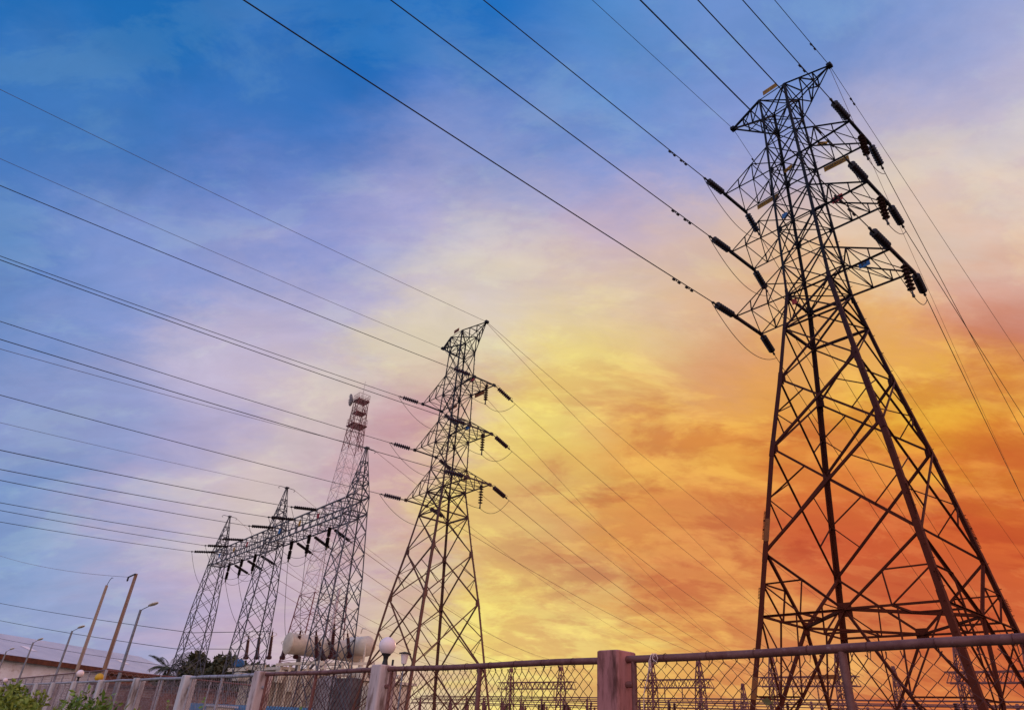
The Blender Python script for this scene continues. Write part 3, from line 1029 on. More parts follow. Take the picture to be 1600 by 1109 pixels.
LV = ('top', 'middle', 'lowest')
SD = {-1: 'left', 1: 'right'}
near_q = {('near', -1): [(755, 0), (610, 0), (380, 0)], ('near', 1): [(1160, 0), (1090, 0), (1000, 0)],
          ('mid', -1): [(0, 400), (0, 502), (0, 617)], ('mid', 1): [(0, 290), (0, 406), (0, 530)]}
far_q = {('near', -1): [(1600, 1046), (1570, 1047), (1540, 1048)], ('near', 1): [(1742, 938), (1775, 915), (1690, 962)],
         ('mid', -1): [(1212, 1057), (1180, 1058), (1200, 1056)], ('mid', 1): [(1350, 1056), (1285, 1057), (1215, 1058)]}
PN = {'near': 'tall pylon', 'mid': 'shorter pylon'}
for key in ('near', 'mid'):
    tk = 'tension' if key == 'near' else 'tension_mid'
    gi = 'insulator strings on the ' + PN[key]
    gw = 'conductors strung to the ' + PN[key]
    rw = 0.019 if key == 'near' else 0.018
    for sx in (-1, 1):
        for lev in range(3):
            tn, tf, rn, rf = TIPS[key, sx, lev]
            where = "%s's %s %s crossarm" % (PN[key], LV[lev], SD[sx])
            # towards the viewer's side
            q = near_q[key, sx][lev]
            Q = at(q[0], q[1], 0, tn.x)
            a0 = tn + Vector((0, -0.06, 0))
            dn = (wire_pts(a0, Q)[1] - a0)
            e1 = insulator(tk, a0, dn, 'dark disc insulator pulled towards the viewer from the ' + where, gi)
            dmp = (1.6, 2.4) if key == 'near' and sx < 0 else ((1.3, 2.2) if key == 'near' else ())
            wire('conductor', 'black conductor coming overhead to the viewer side of the ' + where, e1, Q, gw, ext=0.45, r=rw, dampers=dmp)
            # away from the viewer
            q = far_q[key, sx][lev]
            E = at(q[0], q[1], 1, 88)
            a1 = tf + Vector((0, 0.06, 0))
            kf = 0.0007 if key == 'near' else 0.0014
            dfv = wire_pts(a1, E, kf)[1] - a1
            e2 = insulator(tk, a1, dfv, 'dark disc insulator pulled away towards the sunset from the ' + where, gi)
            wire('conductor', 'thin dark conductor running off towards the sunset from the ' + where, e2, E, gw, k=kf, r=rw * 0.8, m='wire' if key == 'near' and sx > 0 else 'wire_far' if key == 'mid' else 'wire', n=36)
            j0 = e1 + (Q - e1).normalized() * 0.15
            j1 = e2 + dfv.normalized() * 0.3
            if sx > 0:
                hp = mid(tn, tf, 0.50 if key == 'near' else 0.62) + Vector((0, 0, -0.06))
                hb = insulator('hang', hp, (0.02, 0, -1), 'disc insulator hanging straight down under the ' + where, gi)
                p_ = hang_pts(j0, hb, 0.12 if key == 'near' else 0.5) + hang_pts(hb, j1, 0.3 if key == 'near' else 0.55)[1:]
            else:
                p_ = hang_pts(j0, j1, 0.95 if key == 'near' else 1.15, 22)
            jumper('slack jumper cable looping below the ' + where, p_, 'jumper loops of the ' + PN[key])
# earth wires
for key, sx, q, E, nm in (('near', -1, (925, 0), (1650, 940), 'left'), ('near', 1, (1210, 0), (1830, 900), 'right'), ('mid', -1, (0, 248), (1150, 1030), 'left'), ('mid', 1, (0, 140), (1430, 1045), 'right')):
    tip = TIPS[key, sx, 'peak']
    Q = at(q[0], q[1], 0, tip.x)
    thin = 0.011 if key == 'near' else 0.012
    wire('earth_wire', 'thin earth wire from overhead to the %s peak arm of the %s' % (nm, PN[key]), tip, Q, 'earth wires of the ' + PN[key], ext=0.4, r=thin if sx < 0 or key == 'mid' else thin * 1.35, m='wire' if key == 'near' else 'wire_pale', dampers=(1.5,) if key == 'near' and sx > 0 else ())
    EE = at(E[0], E[1], 1, 88)
    wire('earth_wire', 'thin earth wire leaving the %s peak arm of the %s towards sunset' % (nm, PN[key]), tip, EE, 'earth wires of the ' + PN[key], k=0.0008, r=thin, m='wire' if key == 'near' else 'wire_far', dampers=(2.2,) if key == 'near' else ())
tip = TIPS['near', 1, 'peak']
wire('earth_wire', 'second thin wire dropping steeply from the right peak arm tip of the tall pylon', tip + Vector((-0.05, 0.1, -0.08)), at(1640, 870, 1, 88), 'earth wires of the tall pylon', k=0.0006, r=0.010, m='wire_far')
tip = TIPS['mid', 1, 'peak']
wire('earth_wire', 'second thin wire dropping steeply from the right peak arm tip of the shorter pylon', tip + Vector((-0.05, 0.1, -0.08)), at(1290, 1040, 1, 88), 'earth wires of the shorter pylon', k=0.0006, r=0.012, m='wire_far')

# ------------------------------------------------------------------ substation gantry: three masts and two beams
GX, GY, GS, GZ = -33.34, 16.2, 11.10, 15.47
gt = tag(empty('substation_gantry', (GX - GS, GY, 0)), 'grey lattice gantry of three peaked masts carrying a trussed beam', 'gantry')
MASTS = []
for n in range(3):
    T = Lattice(GX - GS * n, GY, [(-0.05, 1.10), (3.7, 0.90), (8.2, 0.74), (11.6, 0.50), (12.55, 0.47), (13.9, 0.27), (GZ - 0.05, 0.05)])
    MASTS.append(T)
    mb = MB()
    for i in range(4):
        sx, sy = ((-1, -1), (-1, 1), (1, 1), (1, -1))[i]
        zs = [z for z, w in T.prof]
        for z0, z1 in zip(zs, zs[1:]):
            mb.angle(T.k(i, z0), T.k(i, z1), 0.062 if z1 < 12 else 0.048, a=Vector((-sx, 0, 0)), b=Vector((0, -sy, 0)))
    lv = [-0.05, 1.95, 3.7, 5.3, 6.8, 8.2, 9.45, 10.6, 11.6, 12.55]
    for i in range(4):
        for j, (z0, z1) in enumerate(zip(lv, lv[1:])):
            xpanel(mb, T, i, z0, z1, 0.036, 0.024, 1 if z1 < 9 else 0)
            if z1 in (11.6, 12.55):
                mb.angle(T.k(i, z1), T.k(i + 1, z1), 0.07, ref=face_normal(i))
        for z0, z1 in ((12.55, 13.35), (13.35, 13.9), (13.9, 14.6)):
            xpanel(mb, T, i, z0, z1, 0.04, single=None if z0 < 13.5 else 0)
            mb.angle(T.k(i, z1), T.k(i + 1, z1), 0.045, ref=face_normal(i))
    mb.box((GX - GS * n, GY, GZ), (0.30, 0.22, 0.08))
    ms = mb.build('mast', M['steel_gantry'], gt)
    hk = MB()
    for s in (-1, 1):
        hk.tube([(GX - GS * n, GY + s * 0.1, GZ), (GX - GS * n, GY + s * 0.5, GZ + 0.0), (GX - GS * n, GY + s * 0.6, GZ - 0.1), (GX - GS * n, GY + s * 0.52, GZ - 0.16)], 0.02, 5)
    hk.build('earth_hook', M['steel_gantry'], ms)
for n in range(2):
    mb = MB()
    x0, x1 = GX - GS * n - 0.5, GX - GS * (n + 1) + 0.5
    zb, zt_ = 11.5, 12.5
    ch = {}
    for sy in (-1, 1):
        for z in (zb, zt_):
            mb.angle((x0, GY + sy * 0.5, z), (x1, GY + sy * 0.5, z), 0.068, ref=Vector((0, 0, 1)))
    N_ = 10
    for i in range(N_):
        xa, xb = x0 + (x1 - x0) * i / N_, x0 + (x1 - x0) * (i + 1) / N_
        xm = (xa + xb) / 2
        for sy in (-1, 1):
            y = GY + sy * 0.5
            mb.angle((xa, y, zb), (xm, y, zt_), 0.04, ref=Vector((0, 1, 0)))
            mb.angle((xm, y, zt_), (xb, y, zb), 0.04, ref=Vector((0, 1, 0)))
        for z in (zb, zt_):
            s = 1 if i % 2 else -1
            mb.angle((xa, GY - 0.5 * s, z), (xb, GY + 0.5 * s, z), 0.036)
            mb.angle((xb, GY - 0.5, z), (xb, GY + 0.5, z), 0.036)
    bm = mb.build('beam', M['steel_gantry'], gt)
    for t, mm in ((0.3, 'sign_red'), (0.55, 'sign_yellow'), (0.85, 'sign_blue')):
        xx = x0 + (x1 - x0) * t
        s = MB()
        s.box((xx, GY - 0.56, 12.0), (0.3, 0.02, 0.3))
        s.build('phase_plate', M[mm], bm)

front_x = [-37.22, -40.44, -43.53, -48.75, -51.8, -54.81]
front_q = [(0, 703), (0, 733), (0, 750), (0, 785), (0, 797), (0, 815)]
hang_x = [-36.19, -38.84, -41.35, -47.32, -49.83, -52.39]
back_q = [(930, 1035), (900, 1039), (868, 1040), (840, 1043), (812, 1045), (782, 1046)]
ORD = ('first', 'second', 'third', 'fourth', 'fifth', 'last')
HB = []
for i in range(6):
    P = Vector((front_x[i], GY - 0.52, 12.42))
    d0 = ray(*front_q[i])
    h = Vector((0.50, -1, 0))
    nrm = Vector((1, 0.50, 0))
    t = (P - EYE).dot(nrm) / d0.dot(nrm)
    Q = EYE + d0 * t
    dirn = Vector((0.44, -0.9, -0.22))
    e1 = insulator('gantry', P, dirn, '%s long disc string from the right, viewer side of gantry beam' % ORD[i], 'tension strings on the gantry beam')
    wire('conductor', 'conductor from the left reaching the %s viewer-side gantry string from the right' % ORD[i], e1, Q, 'conductors coming in to the gantry', k=0.0012, ext=0.5, r=0.016)
    hp = Vector((hang_x[i], GY, 11.44))
    hb = insulator('post', hp, (0.05, 0, -1), '%s thick black ribbed insulator from the right hanging under the gantry beam' % ORD[i], 'ribbed insulators hanging under the gantry beam')
    HB.append(hb)
    bp = Vector((hang_x[i] - 0.6, GY + 0.52, 11.45))
    E = at(back_q[i][0], back_q[i][1], 1, 92)
    bd = wire_pts(bp, E, 0.0012)[1] - bp
    e2 = insulator('gantry', bp, bd, '%s disc string from the right on the far side of the gantry beam' % ORD[i], 'tension strings on the gantry beam')
    wire('conductor', 'thin conductor to the far yard from the %s far-side gantry string' % ORD[i], e2, E, 'conductors leaving the gantry for the far yard', k=0.0012, r=0.017, m='wire_far', n=36)
    jumper('jumper cable drooping from the %s viewer-side gantry string, counted from the right' % ORD[i], hang_pts(e1, hb, 1.5 if i == 5 else 0.9), 'jumper cables at the gantry', 0.012)
    jumper('short jumper cable behind the %s hanging gantry insulator from the right' % ORD[i], hang_pts(hb, e2, 0.5), 'jumper cables at the gantry', 0.012)
for n, q in ((0, (0, 545)), (1, (0, 660))):
    P = Vector((GX - GS * n, GY - 0.5, GZ))
    d0 = ray(*q)
    nrm = Vector((1, 0.4, 0))
    t = (P - EYE).dot(nrm) / d0.dot(nrm)
    wire('earth_wire', 'thin earth wire coming in from the left to the %s gantry mast peak' % ('nearest' if n == 0 else 'middle'), P, EYE + d0 * t, 'earth wires on the gantry peaks', k=0.0008, ext=0.4, r=0.010, m='wire_pale')
for n, q in ((0, (1060, 1030)), (1, (870, 1035)), (2, (700, 1040))):
    P = Vector((GX - GS * n, GY + 0.5, GZ))
    wire('earth_wire', 'faint earth wire leaving the %s gantry mast peak for the far yard' % ('nearest', 'middle', 'farthest')[n], P, at(q[0], q[1], 1, 92), 'earth wires on the gantry peaks', k=0.0008, r=0.010, m='wire_far')

# ------------------------------------------------------------------ boundary fence: concrete posts, pipe frames, chain link
FY = 3.64
FX0 = -3.245
ZR = 2.077


def postx(n):
    return FX0 - 3.0 * n


def railz(n):
    return ZR if n >= 0 else ZR + 0.022 * min(1.0, -n)


fence = tag(empty('chain_link_fence', (postx(0), FY, 0)), 'chain link fence with concrete posts and a thick reddish pipe top rail across the foreground', 'fence')
NPOST = 13
for n in range(-1, NPOST):
    x = postx(n)
    zt_ = (2.13 if n < 1 else 2.115) - 0.004 * max(0, n - 1)
    mb = MB()
    wdt = 0.19
    mb.box((x, FY, zt_ / 2 - 0.05), (wdt, wdt, zt_ + 0.1), bev=0.012)
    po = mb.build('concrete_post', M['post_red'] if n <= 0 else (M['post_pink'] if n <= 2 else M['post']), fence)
    if n in (-1, 0):
        po['label'] = 'dark reddish stained concrete post'
    hb_ = MB()
    for s in (-1, 1):
        for z in (1.93, 0.5):
            hb_.tube([(x + s * 0.095, FY - 0.01, z), (x + s * 0.15, FY - 0.01, z)], 0.019, 8)
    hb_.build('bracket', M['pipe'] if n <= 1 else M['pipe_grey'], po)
for n in range(-1, NPOST - 1):
    xr, xl = postx(n) - 0.095, postx(n + 1) + 0.095
    zr_, zl_ = railz(n), railz(n + 1)
    pm = M['pipe'] if n <= 1 else M['pipe_grey']
    mb = MB()
    pts = [Vector((xr - (xr - xl) * i / 6, FY, zr_ + (zl_ - zr_) * i / 6 + 0.004 * math.sin(i * 1.3 + n))) for i in range(7)]
    mb.tube(pts, 0.0225, 12)
    mb.build('top_rail', pm, fence, smooth=True)
    for xx in (xr - 0.055, xl + 0.055):
        mb = MB()
        mb.tube([(xx, FY, 0.05), (xx, FY, railz(n) - 0.015)], 0.018, 10)
        mb.build('frame_stile', pm, fence, smooth=True)
    mb = MB()
    xm = (xr + xl) / 2 + 0.02
    mb.tube([(xm, FY + 0.004, -0.1), (xm, FY + 0.004, (zr_ + zl_) / 2 - 0.012)], 0.020 if n > -1 else 0.0205, 10)
    mb.build('pipe_post', pm, fence, smooth=True)
    # chain link: each wire a zigzag that hooks its neighbour
    mb = MB()
    cw, chh = 0.082, 0.075
    rw = 0.0028 if n < 2 else 0.0023
    zt_ = (zr_ + zl_) / 2 - 0.045
    zb_ = 0.12 if n < 4 else 0.6
    nzig = int((zt_ - zb_) / (chh / 2))
    x0, x1 = xl + 0.075, xr - 0.075
    nw = int((x1 - x0) / (cw / 2))
    rj = random.Random(n + 50)
    for w_ in range(nw):
        xa = x0 + w_ * cw / 2
        pts = []
        for q in range(nzig + 1):
            xx = xa + (cw / 2 if q % 2 else 0.0)
            if w_ % 2:
                xx = xa + (0.0 if q % 2 else cw / 2)
            zz = zt_ - q * chh / 2
            yy = FY + (0.003 if q % 2 else -0.003) + 0.012 * math.sin(xx * 2.1 + zz * 3 + n)
            sag = 0.010 * math.sin(xx * 3.3 + n * 2) * (1 if q else 0.3)
            pts.append(Vector((xx + 0.004 * math.sin(zz * 7 + w_), yy, zz + sag)))
        # twisted tips
        if n < 3:
            t_ = pts[0]
            pts.insert(0, t_ + Vector((rj.uniform(-0.012, 0.012), rj.uniform(-0.008, 0.004), rj.uniform(0.012, 0.03))))
        mb.tube(pts, rw, 4, caps=False)
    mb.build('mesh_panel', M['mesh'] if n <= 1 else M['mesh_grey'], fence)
    # tie wires round the rail
    mb = MB()
    for i in range(1, 9):
        t = i / 9
        xx = xr + (xl - xr) * t
        zz = zr_ + (zl_ - zr_) * t
        mb.tube([(xx, FY + 0.026 * math.cos(a), zz + 0.026 * math.sin(a)) for a in [k * 2 * math.pi / 8 for k in range(9)]] + [(xx + 0.01, FY - 0.02, zz - 0.06)], 0.002, 4)
    if n < 3:
        mb.build('tie_wire', M['mesh'], fence)

# white string knotted round the rail
mb = MB()
c = at(1016, 1026, 1, FY - 0.03)
for ph in (0, 0.018):
    mb.tube([(c.x + ph, FY + 0.029 * math.cos(a), ZR + 0.029 * math.sin(a)) for a in [k * 2 * math.pi / 10 for k in range(11)]], 0.003, 5)
mb.tube([c + Vector(v) for v in ((0, 0, 0), (-0.012, -0.004, -0.03), (-0.006, -0.006, -0.06), (0.004, -0.006, -0.085), (0.008, -0.005, -0.06), (0.0, -0.003, -0.02))], 0.003, 5)
mb.tube([c + Vector(v) for v in ((0.03, 0, 0.0), (0.05, -0.004, 0.015), (0.062, -0.004, -0.01), (0.05, -0.004, -0.03), (0.02, -0.004, -0.01))], 0.0025, 5)
mb.tube([c + Vector(v) for v in ((0, 0, -0.01), (-0.03, 0, -0.12), (-0.062, 0.004, -0.2), (-0.075, 0.006, -0.33), (-0.078, 0.006, -0.5))], 0.0028, 5)
o = mb.build('knotted_string', M['string'], smooth=True, loc=tuple(c))
tag(o, 'white string knotted round the rail beside the dark reddish post', 'string')


def globe_lamp(x, z, r, label):
    t = tag(empty('globe_lamp', (x, FY, z)), label, 'lamp', 'globe lamps on the fence posts')
    mb = MB()
    prof = [(0.0001, -r)] + [(r * math.sin(a), -r * math.cos(a)) for a in [math.pi * k / 20 for k in range(1, 20)]] + [(0.0001, r)]
    cz = z + 0.10 + r * 0.93
    mb.lathe([(a, b) for a, b in prof], 28, (x, FY, cz))
    mb.build('globe', M['globe'], t, smooth=True)
    mb = MB()
    mb.lathe([(0.032, 0), (0.030, 0.015), (0.022, 0.05), (0.026, 0.08), (0.045, 0.10), (0.047, 0.12), (0.03, 0.125)], 16, (x, FY, z))
    mb.build('lamp_base', M['black'], t, smooth=True)


globe_lamp(postx(1), 2.113, 0.083, 'large opal globe lamp on the pinkish post before the shorter pylon')
globe_lamp(postx(6) + 0.05, 2.095, 0.088, 'small white globe lamp on the fence post in front of the pale bare pole')
globe_lamp(postx(11) + 0.1, 2.08, 0.088, 'tiny white globe lamp beyond the bushes at the far end of the fence')
# stub pipe beside the big globe
mb = MB()
mb.tube([(postx(1) + 0.06, FY + 0.05, 2.10), (postx(1) + 0.06, FY + 0.05, 2.17)], 0.011, 8)
o = mb.build('pipe_stub', M['black'], smooth=True, loc=(postx(1) + 0.06, FY + 0.05, 2.10))
tag(o, 'short black pipe stub standing behind the large globe lamp', 'pipe stub')

# ------------------------------------------------------------------ inner fence with a corner, behind the boundary fence
IF = tag(empty('inner_fence', (-32.2, 6.4, 0)), 'thin wire inner fence turning a corner behind the pale bare pole', 'fence')
for (ax, ay, bx, by, cnt) in ((-32.2, 6.4, -95.0, 6.4, 21), (-32.2, 6.4, -32.2, 12.5, 3)):
    for i in range(cnt + 1):
        if i == 0 and bx > -90:
            continue
        t = i / cnt
        mb = MB()
        mb.tube([(ax + (bx - ax) * t, ay + (by - ay) * t, -0.1), (ax + (bx - ax) * t, ay + (by - ay) * t, 2.85)], 0.035 if i else 0.06, 6)
        mb.build('fence_post', M['pipe_grey'], IF, smooth=True)
    mb = MB()
    mb.tube([(ax, ay, 2.83), (bx, by, 2.80)], 0.03, 6)
    mb.build('rail', M['wire'] if False else M['pipe'], IF, smooth=True)
    mb = MB()
    Ln = math.hypot(bx - ax, by - ay)
    nn = int(Ln / 0.22)
    for i in range(nn):
        for s in (-1, 1):
            t0, t1 = i / nn, i / nn + s * 2.2 / Ln
            t1c = min(1, max(0, t1))
            k = abs((t1c - t0) * Ln) / 2.2
            if k < 0.05:
                continue
            mb.bar((ax + (bx - ax) * t0, ay + (by - ay) * t0, 2.8), (ax + (bx - ax) * t1c, ay + (by - ay) * t1c, 2.8 - 2.2 * k), 0.007)
    mb.build('wire_mesh', M['mesh_grey'], IF)

# ------------------------------------------------------------------ warehouse far left
e0, e1 = Vector((-168.56, 14.5, 9)), Vector((-194.88, 50.83, 9))
dv = (e1 - e0).normalized()
E0, E1 = e0 - dv * 30, e0 + dv * 58
back = Vector((-dv.y, dv.x, 0))
if back.x > 0:
    back = -back
wh = tag(empty('warehouse', tuple(Vector((E0.x, E0.y, 0)))), 'long pale warehouse with a light sheet metal roof and rusty eaves', 'warehouse')
mb = MB()
in_ = back * 1.2
Rg0, Rg1 = E0 + back * 19 + Vector((0, 0, 5)), E1 + back * 19 + Vector((0, 0, 5))
mb.quad(E0, E1, Rg1, Rg0)
mb.quad(Rg0, Rg1, Rg1 + back * 19 - Vector((0, 0, 5)), Rg0 + back * 19 - Vector((0, 0, 5)))
for u in (Vector((0, 0, -0.15)),):
    mb.quad(E0 + u, Rg0 + u, Rg1 + u, E1 + u)
mb.build('roof', M['roof'], wh)
for (fr, dd, hh) in ((12, 6.5, 3.2), (40, 7.0, 3.2)):
    p = E0 + dv * (30 + fr) + back * dd
    z0 = p.z + 5 * dd / 19 + 0.06
    s = MB()
    a = Vector((p.x, p.y, z0))
    s.quad(a, a + dv * 2.0, a + dv * 2.0 + back * hh + Vector((0, 0, 5 * hh / 19)), a + back * hh + Vector((0, 0, 5 * hh / 19)))
    s.build('skylight', M['globe'], wh)
mb = MB()
w0, w1 = E0 + in_, E1 + in_
mb.prism(Vector((w0.x, w0.y, -0.1)), Vector((w0.x, w0.y, 8.9)), [Vector((0, 0, 0)), (w1 - w0) * 0.66, (w1 - w0) * 0.66 + back * 0.4, back * 0.4], [Vector((0, 0, 0)), (w1 - w0) * 0.66, (w1 - w0) * 0.66 + back * 0.4, back * 0.4])
mb.build('wall', M['plaster'], wh)
mb = MB()
b0 = w0 + (w1 - w0) * 0.66
mb.prism(Vector((b0.x, b0.y, -0.1)), Vector((b0.x, b0.y, 8.9)), [Vector((0, 0, 0)), (w1 - b0), (w1 - b0) + back * 36, back * 0.3], [Vector((0, 0, 0)), (w1 - b0), (w1 - b0) + back * 36, back * 0.3])
mb.build('end_wall', M['crate'], wh)
mb = MB()
mb.bar(E0 + Vector((0, 0, -0.45)) - back * 0.05, E1 + Vector((0, 0, -0.45)) - back * 0.05, 0.12, 0.95, ref=Vector((0, 0, 1)))
mb.build('fascia', M['fascia'], wh)

# low brick store and heaps of old equipment behind the inner fence
mb = MB()
bq = [atd(150, 1060, 60), atd(325, 1062, 54)]
for q_ in bq:
    q_.z = 0
st = tag(empty('brick_store', tuple(bq[0])), 'low brown brick store behind the two bare poles', 'building')
d = (bq[1] - bq[0])
nb = Vector((-d.y, d.x, 0)).normalized()
ring = [Vector((0, 0, 0)), d, d + nb * 5, nb * 5]
mb.prism(bq[0] + Vector((0, 0, -0.1)), bq[0] + Vector((0, 0, 3.2)), ring, ring)
mb.build('brick_wall', M['brick'], st)
mb = MB()
u = d.normalized()
ring2 = [-u * 0.4 - nb * 0.5, d + u * 0.4 - nb * 0.5, d + u * 0.4 + nb * 5.4, -u * 0.4 + nb * 5.4]
mb.prism(bq[0] + Vector((0, 0, 3.2)), bq[0] + Vector((0, 0, 3.36)), ring2, ring2)
mb.build('roof', M['fascia'], st)
rs = random.Random(11)
for i in range(9):
    px = 185 + i * 11 + rs.uniform(-3, 3)
    p = at(px, 1098, 1, 9.5 + rs.uniform(0, 1.5))
    w, h = rs.uniform(0.7, 1.3), rs.uniform(1.5, 2.5)
    t = empty('stacked_crate', (p.x, p.y, 0))
    tag(t, 'brown slatted crate stack behind the fence below the street lamp, %s from the left' % ('first', 'second', 'third', 'fourth', 'fifth', 'sixth', 'seventh', 'eighth', 'ninth')[i], 'crate', 'crates piled behind the fence')
    a = rs.uniform(-0.3, 0.3)
    mb = MB()
    mb.box((p.x, p.y, h / 2), (w, w * 0.8, h), rot=a)
    mb.build('crate_body', M['crate'], t)
    mb = MB()
    nz = int(h / 0.4)
    for k in range(nz):
        mb.box((p.x, p.y, 0.25 + k * 0.4), (w + 0.06, w * 0.8 + 0.06, 0.09), rot=a)
    mb.build('slat_band', M['wood'] if i % 2 else M['wood_pale'], t)

mb = MB()
c = at(155, 1058, 1, 5.2)
mb.lathe([(0.0001, -0.13)] + [(0.13 * math.sin(a), -0.13 * math.cos(a)) for a in [math.pi * k / 10 for k in range(1, 10)]] + [(0.0001, 0.13)], 14, (0, 0, 0))
yg = tag(empty('float_ball', (c.x, c.y, 0)), 'round yellow ball on a thin stick behind the pale fence post', 'ball')
m2 = MB()
m2.v = [tuple(Vector(v) + c) for v in mb.v]
m2.f = mb.f
m2.build('ball', M['yellow'], yg, smooth=True)
mb = MB()
mb.tube([(c.x, c.y, -0.05), (c.x, c.y, c.z - 0.1)], 0.02, 6)
mb.build('stick', M['lamp_grey'], yg)

# ------------------------------------------------------------------ bare poles and street lamps
def pole(px, py, zt_, r0, r1, m, label, arm):
    p = at(px, py, 2, zt_)
    t = tag(empty('utility_pole', (p.x, p.y, 0)), label, 'pole', 'bare utility poles')
    mb = MB()
    mb.tube([(p.x, p.y, -0.1), (p.x, p.y, zt_ * 0.5), (p.x, p.y, zt_)], r0, 10, r1)
    mb.build('pole_shaft', m, t, smooth=True)
    mb = MB()
    if arm:
        mb.bar((p.x - 1.7, p.y - 0.1, zt_ - 0.06), (p.x + 0.25, p.y - 0.1, zt_ - 0.06), 0.07)
        mb.lathe([(0.03, 0), (0.06, -0.06), (0.05, -0.16), (0.07, -0.2), (0.02, -0.3)], 8, (p.x - 1.6, p.y - 0.1, zt_ - 0.05))
    else:
        mb.tube([(p.x, p.y, zt_), (p.x + 0.4, p.y, zt_ + 0.32), (p.x + 0.9, p.y, zt_ + 0.45), (p.x + 1.4, p.y, zt_ + 0.38)], 0.022, 5)
    mb.build('cross_bar', M['wire'], t)
    mb = MB()
    mb.tube(hang_pts((p.x + 0.2, p.y, zt_ - 0.4), (p.x + 1.0, p.y - 0.1, zt_ * 0.45), 0.2, 10) + [Vector((p.x + 0.9, p.y, 0.2))], 0.012, 5)
    mb.build('stay_wire', M['pipe_grey'], t)
    return p


pp2 = pole(213, 896, 9.5, 0.15, 0.10, M['wood'], 'taller brown bare pole with a short cross bar at its tip', True)
pp1 = pole(167, 914, 9.5, 0.14, 0.095, M['wood_pale'], 'paler bare pole with a bent wire at its tip', False)

LAMPT = ['nearest and tallest looking grey street lamp right of the bare poles', 'grey street lamp just left of the pale bare pole',
         'grey street lamp in front of the white warehouse wall', 'faint farthest street lamp at the left picture edge by the warehouse']
for i, (x, y) in enumerate(((-53.5, 11.48), (-77.4, 11.44), (-99.6, 11.27), (-125.2, 11.39))):
    t = tag(empty('street_lamp', (x, y, 0)), LAMPT[i], 'street lamp', 'street lamps beyond the fence')
    mb = MB()
    mb.tube([(x, y, -0.1), (x, y, 7.5)], 0.125, 10, 0.08)
    mb.lathe([(0.16, 0), (0.16, 0.5), (0.11, 0.6)], 10, (x, y, 0))
    mb.build('lamp_pole', M['lamp_grey'], t, smooth=True)
    mb = MB()
    mb.tube([(x, y, 7.42), (x + 0.2, y + 0.1, 7.55), (x + 0.65, y + 0.3, 7.72)], 0.028, 8)
    mb.build('lamp_arm', M['lamp_grey'], t, smooth=True)
    mb = MB()
    hx, hy, hz = x + 1.0, y + 0.45, 7.85
    dx = Vector((0.87, 0.4, 0.24)).normalized()
    pts = [Vector((hx, hy, hz)) + dx * q for q in (-0.42, -0.3, 0.0, 0.3, 0.42)]
    rad = (0.06, 0.14, 0.19, 0.15, 0.05)
    o0 = len(mb.v)
    for p, r_ in zip(pts, rad):
        for k in range(10):
            a = 2 * math.pi * k / 10
            mb.v.append(tuple(p + Vector((-dx.y, dx.x, 0)) * (math.cos(a) * r_) + Vector((0, 0, 1)) * (math.sin(a) * r_ * 0.55)))
    for s in range(4):
        for k in range(10):
            j = (k + 1) % 10
            mb.f.append((s * 10 + k, s * 10 + j, (s + 1) * 10 + j, (s + 1) * 10 + k))
    mb.f.append(tuple(range(9, -1, -1)))
    mb.f.append(tuple(40 + k for k in range(10)))
    mb.build('lamp_head', M['lamp_head'], t, smooth=True)

for i, (qa, qb, da, db) in enumerate((((0, 942), (300, 988), 98, 70), ((0, 969), (274, 1013), 98, 72), ((0, 997), (248, 1038), 98, 72))):
    a, b = atd(*qa, da), atd(*qb, db)
    a2 = a + (a - b) * 0.3
    b2 = b + (b - a) * 0.25
    b2.z = b.z - 0.1
    mb = MB()
    mb.tube([a2, a] + hang_pts(a, b, 0.15, 8)[1:] + [b2], 0.030 if i < 2 else 0.022, 5)
    o = mb.build('overhead_cable', M['wire'], smooth=True, loc=tuple(a))
    tag(o, '%s of the thin cables crossing low behind the bare poles' % ('highest', 'middle', 'lowest')[i], 'cable', 'low cables behind the bare poles')
mb = MB()
tipb = Vector((pp2.x - 1.6, pp2.y - 0.1, 9.45))
mb.tube(hang_pts(tipb, atd(0, 868, 62), 0.3, 10) + [atd(-60, 862, 66)], 0.014, 5)
o = mb.build('overhead_cable', M['pipe_grey'], smooth=True, loc=tuple(tipb))
tag(o, 'faint cable running left from the cross bar of the taller bare pole', 'cable')

# cone lamp on a thin pole
c = atd(633, 1020, 22)
t = tag(empty('cone_lamp', (c.x, c.y, 0)), 'post lamp with a tapered shade and flat cap right of the large globe', 'lamp')
mb = MB()
mb.tube([(c.x, c.y, -0.05), (c.x, c.y, c.z - 0.33)], 0.028, 8)
mb.build('lamp_pole', M['lamp_grey'], t, smooth=True)
mb = MB()
mb.lathe([(0.06, -0.33), (0.08, -0.32), (0.135, -0.02)], 14, c)
mb.build('lamp_shade', M['globe'], t, smooth=True)
mb = MB()
mb.lathe([(0.20, -0.02), (0.21, 0.0), (0.06, 0.04), (0.001, 0.05)], 14, c)
mb.build('lamp_cap', M['fitting'], t, smooth=True)

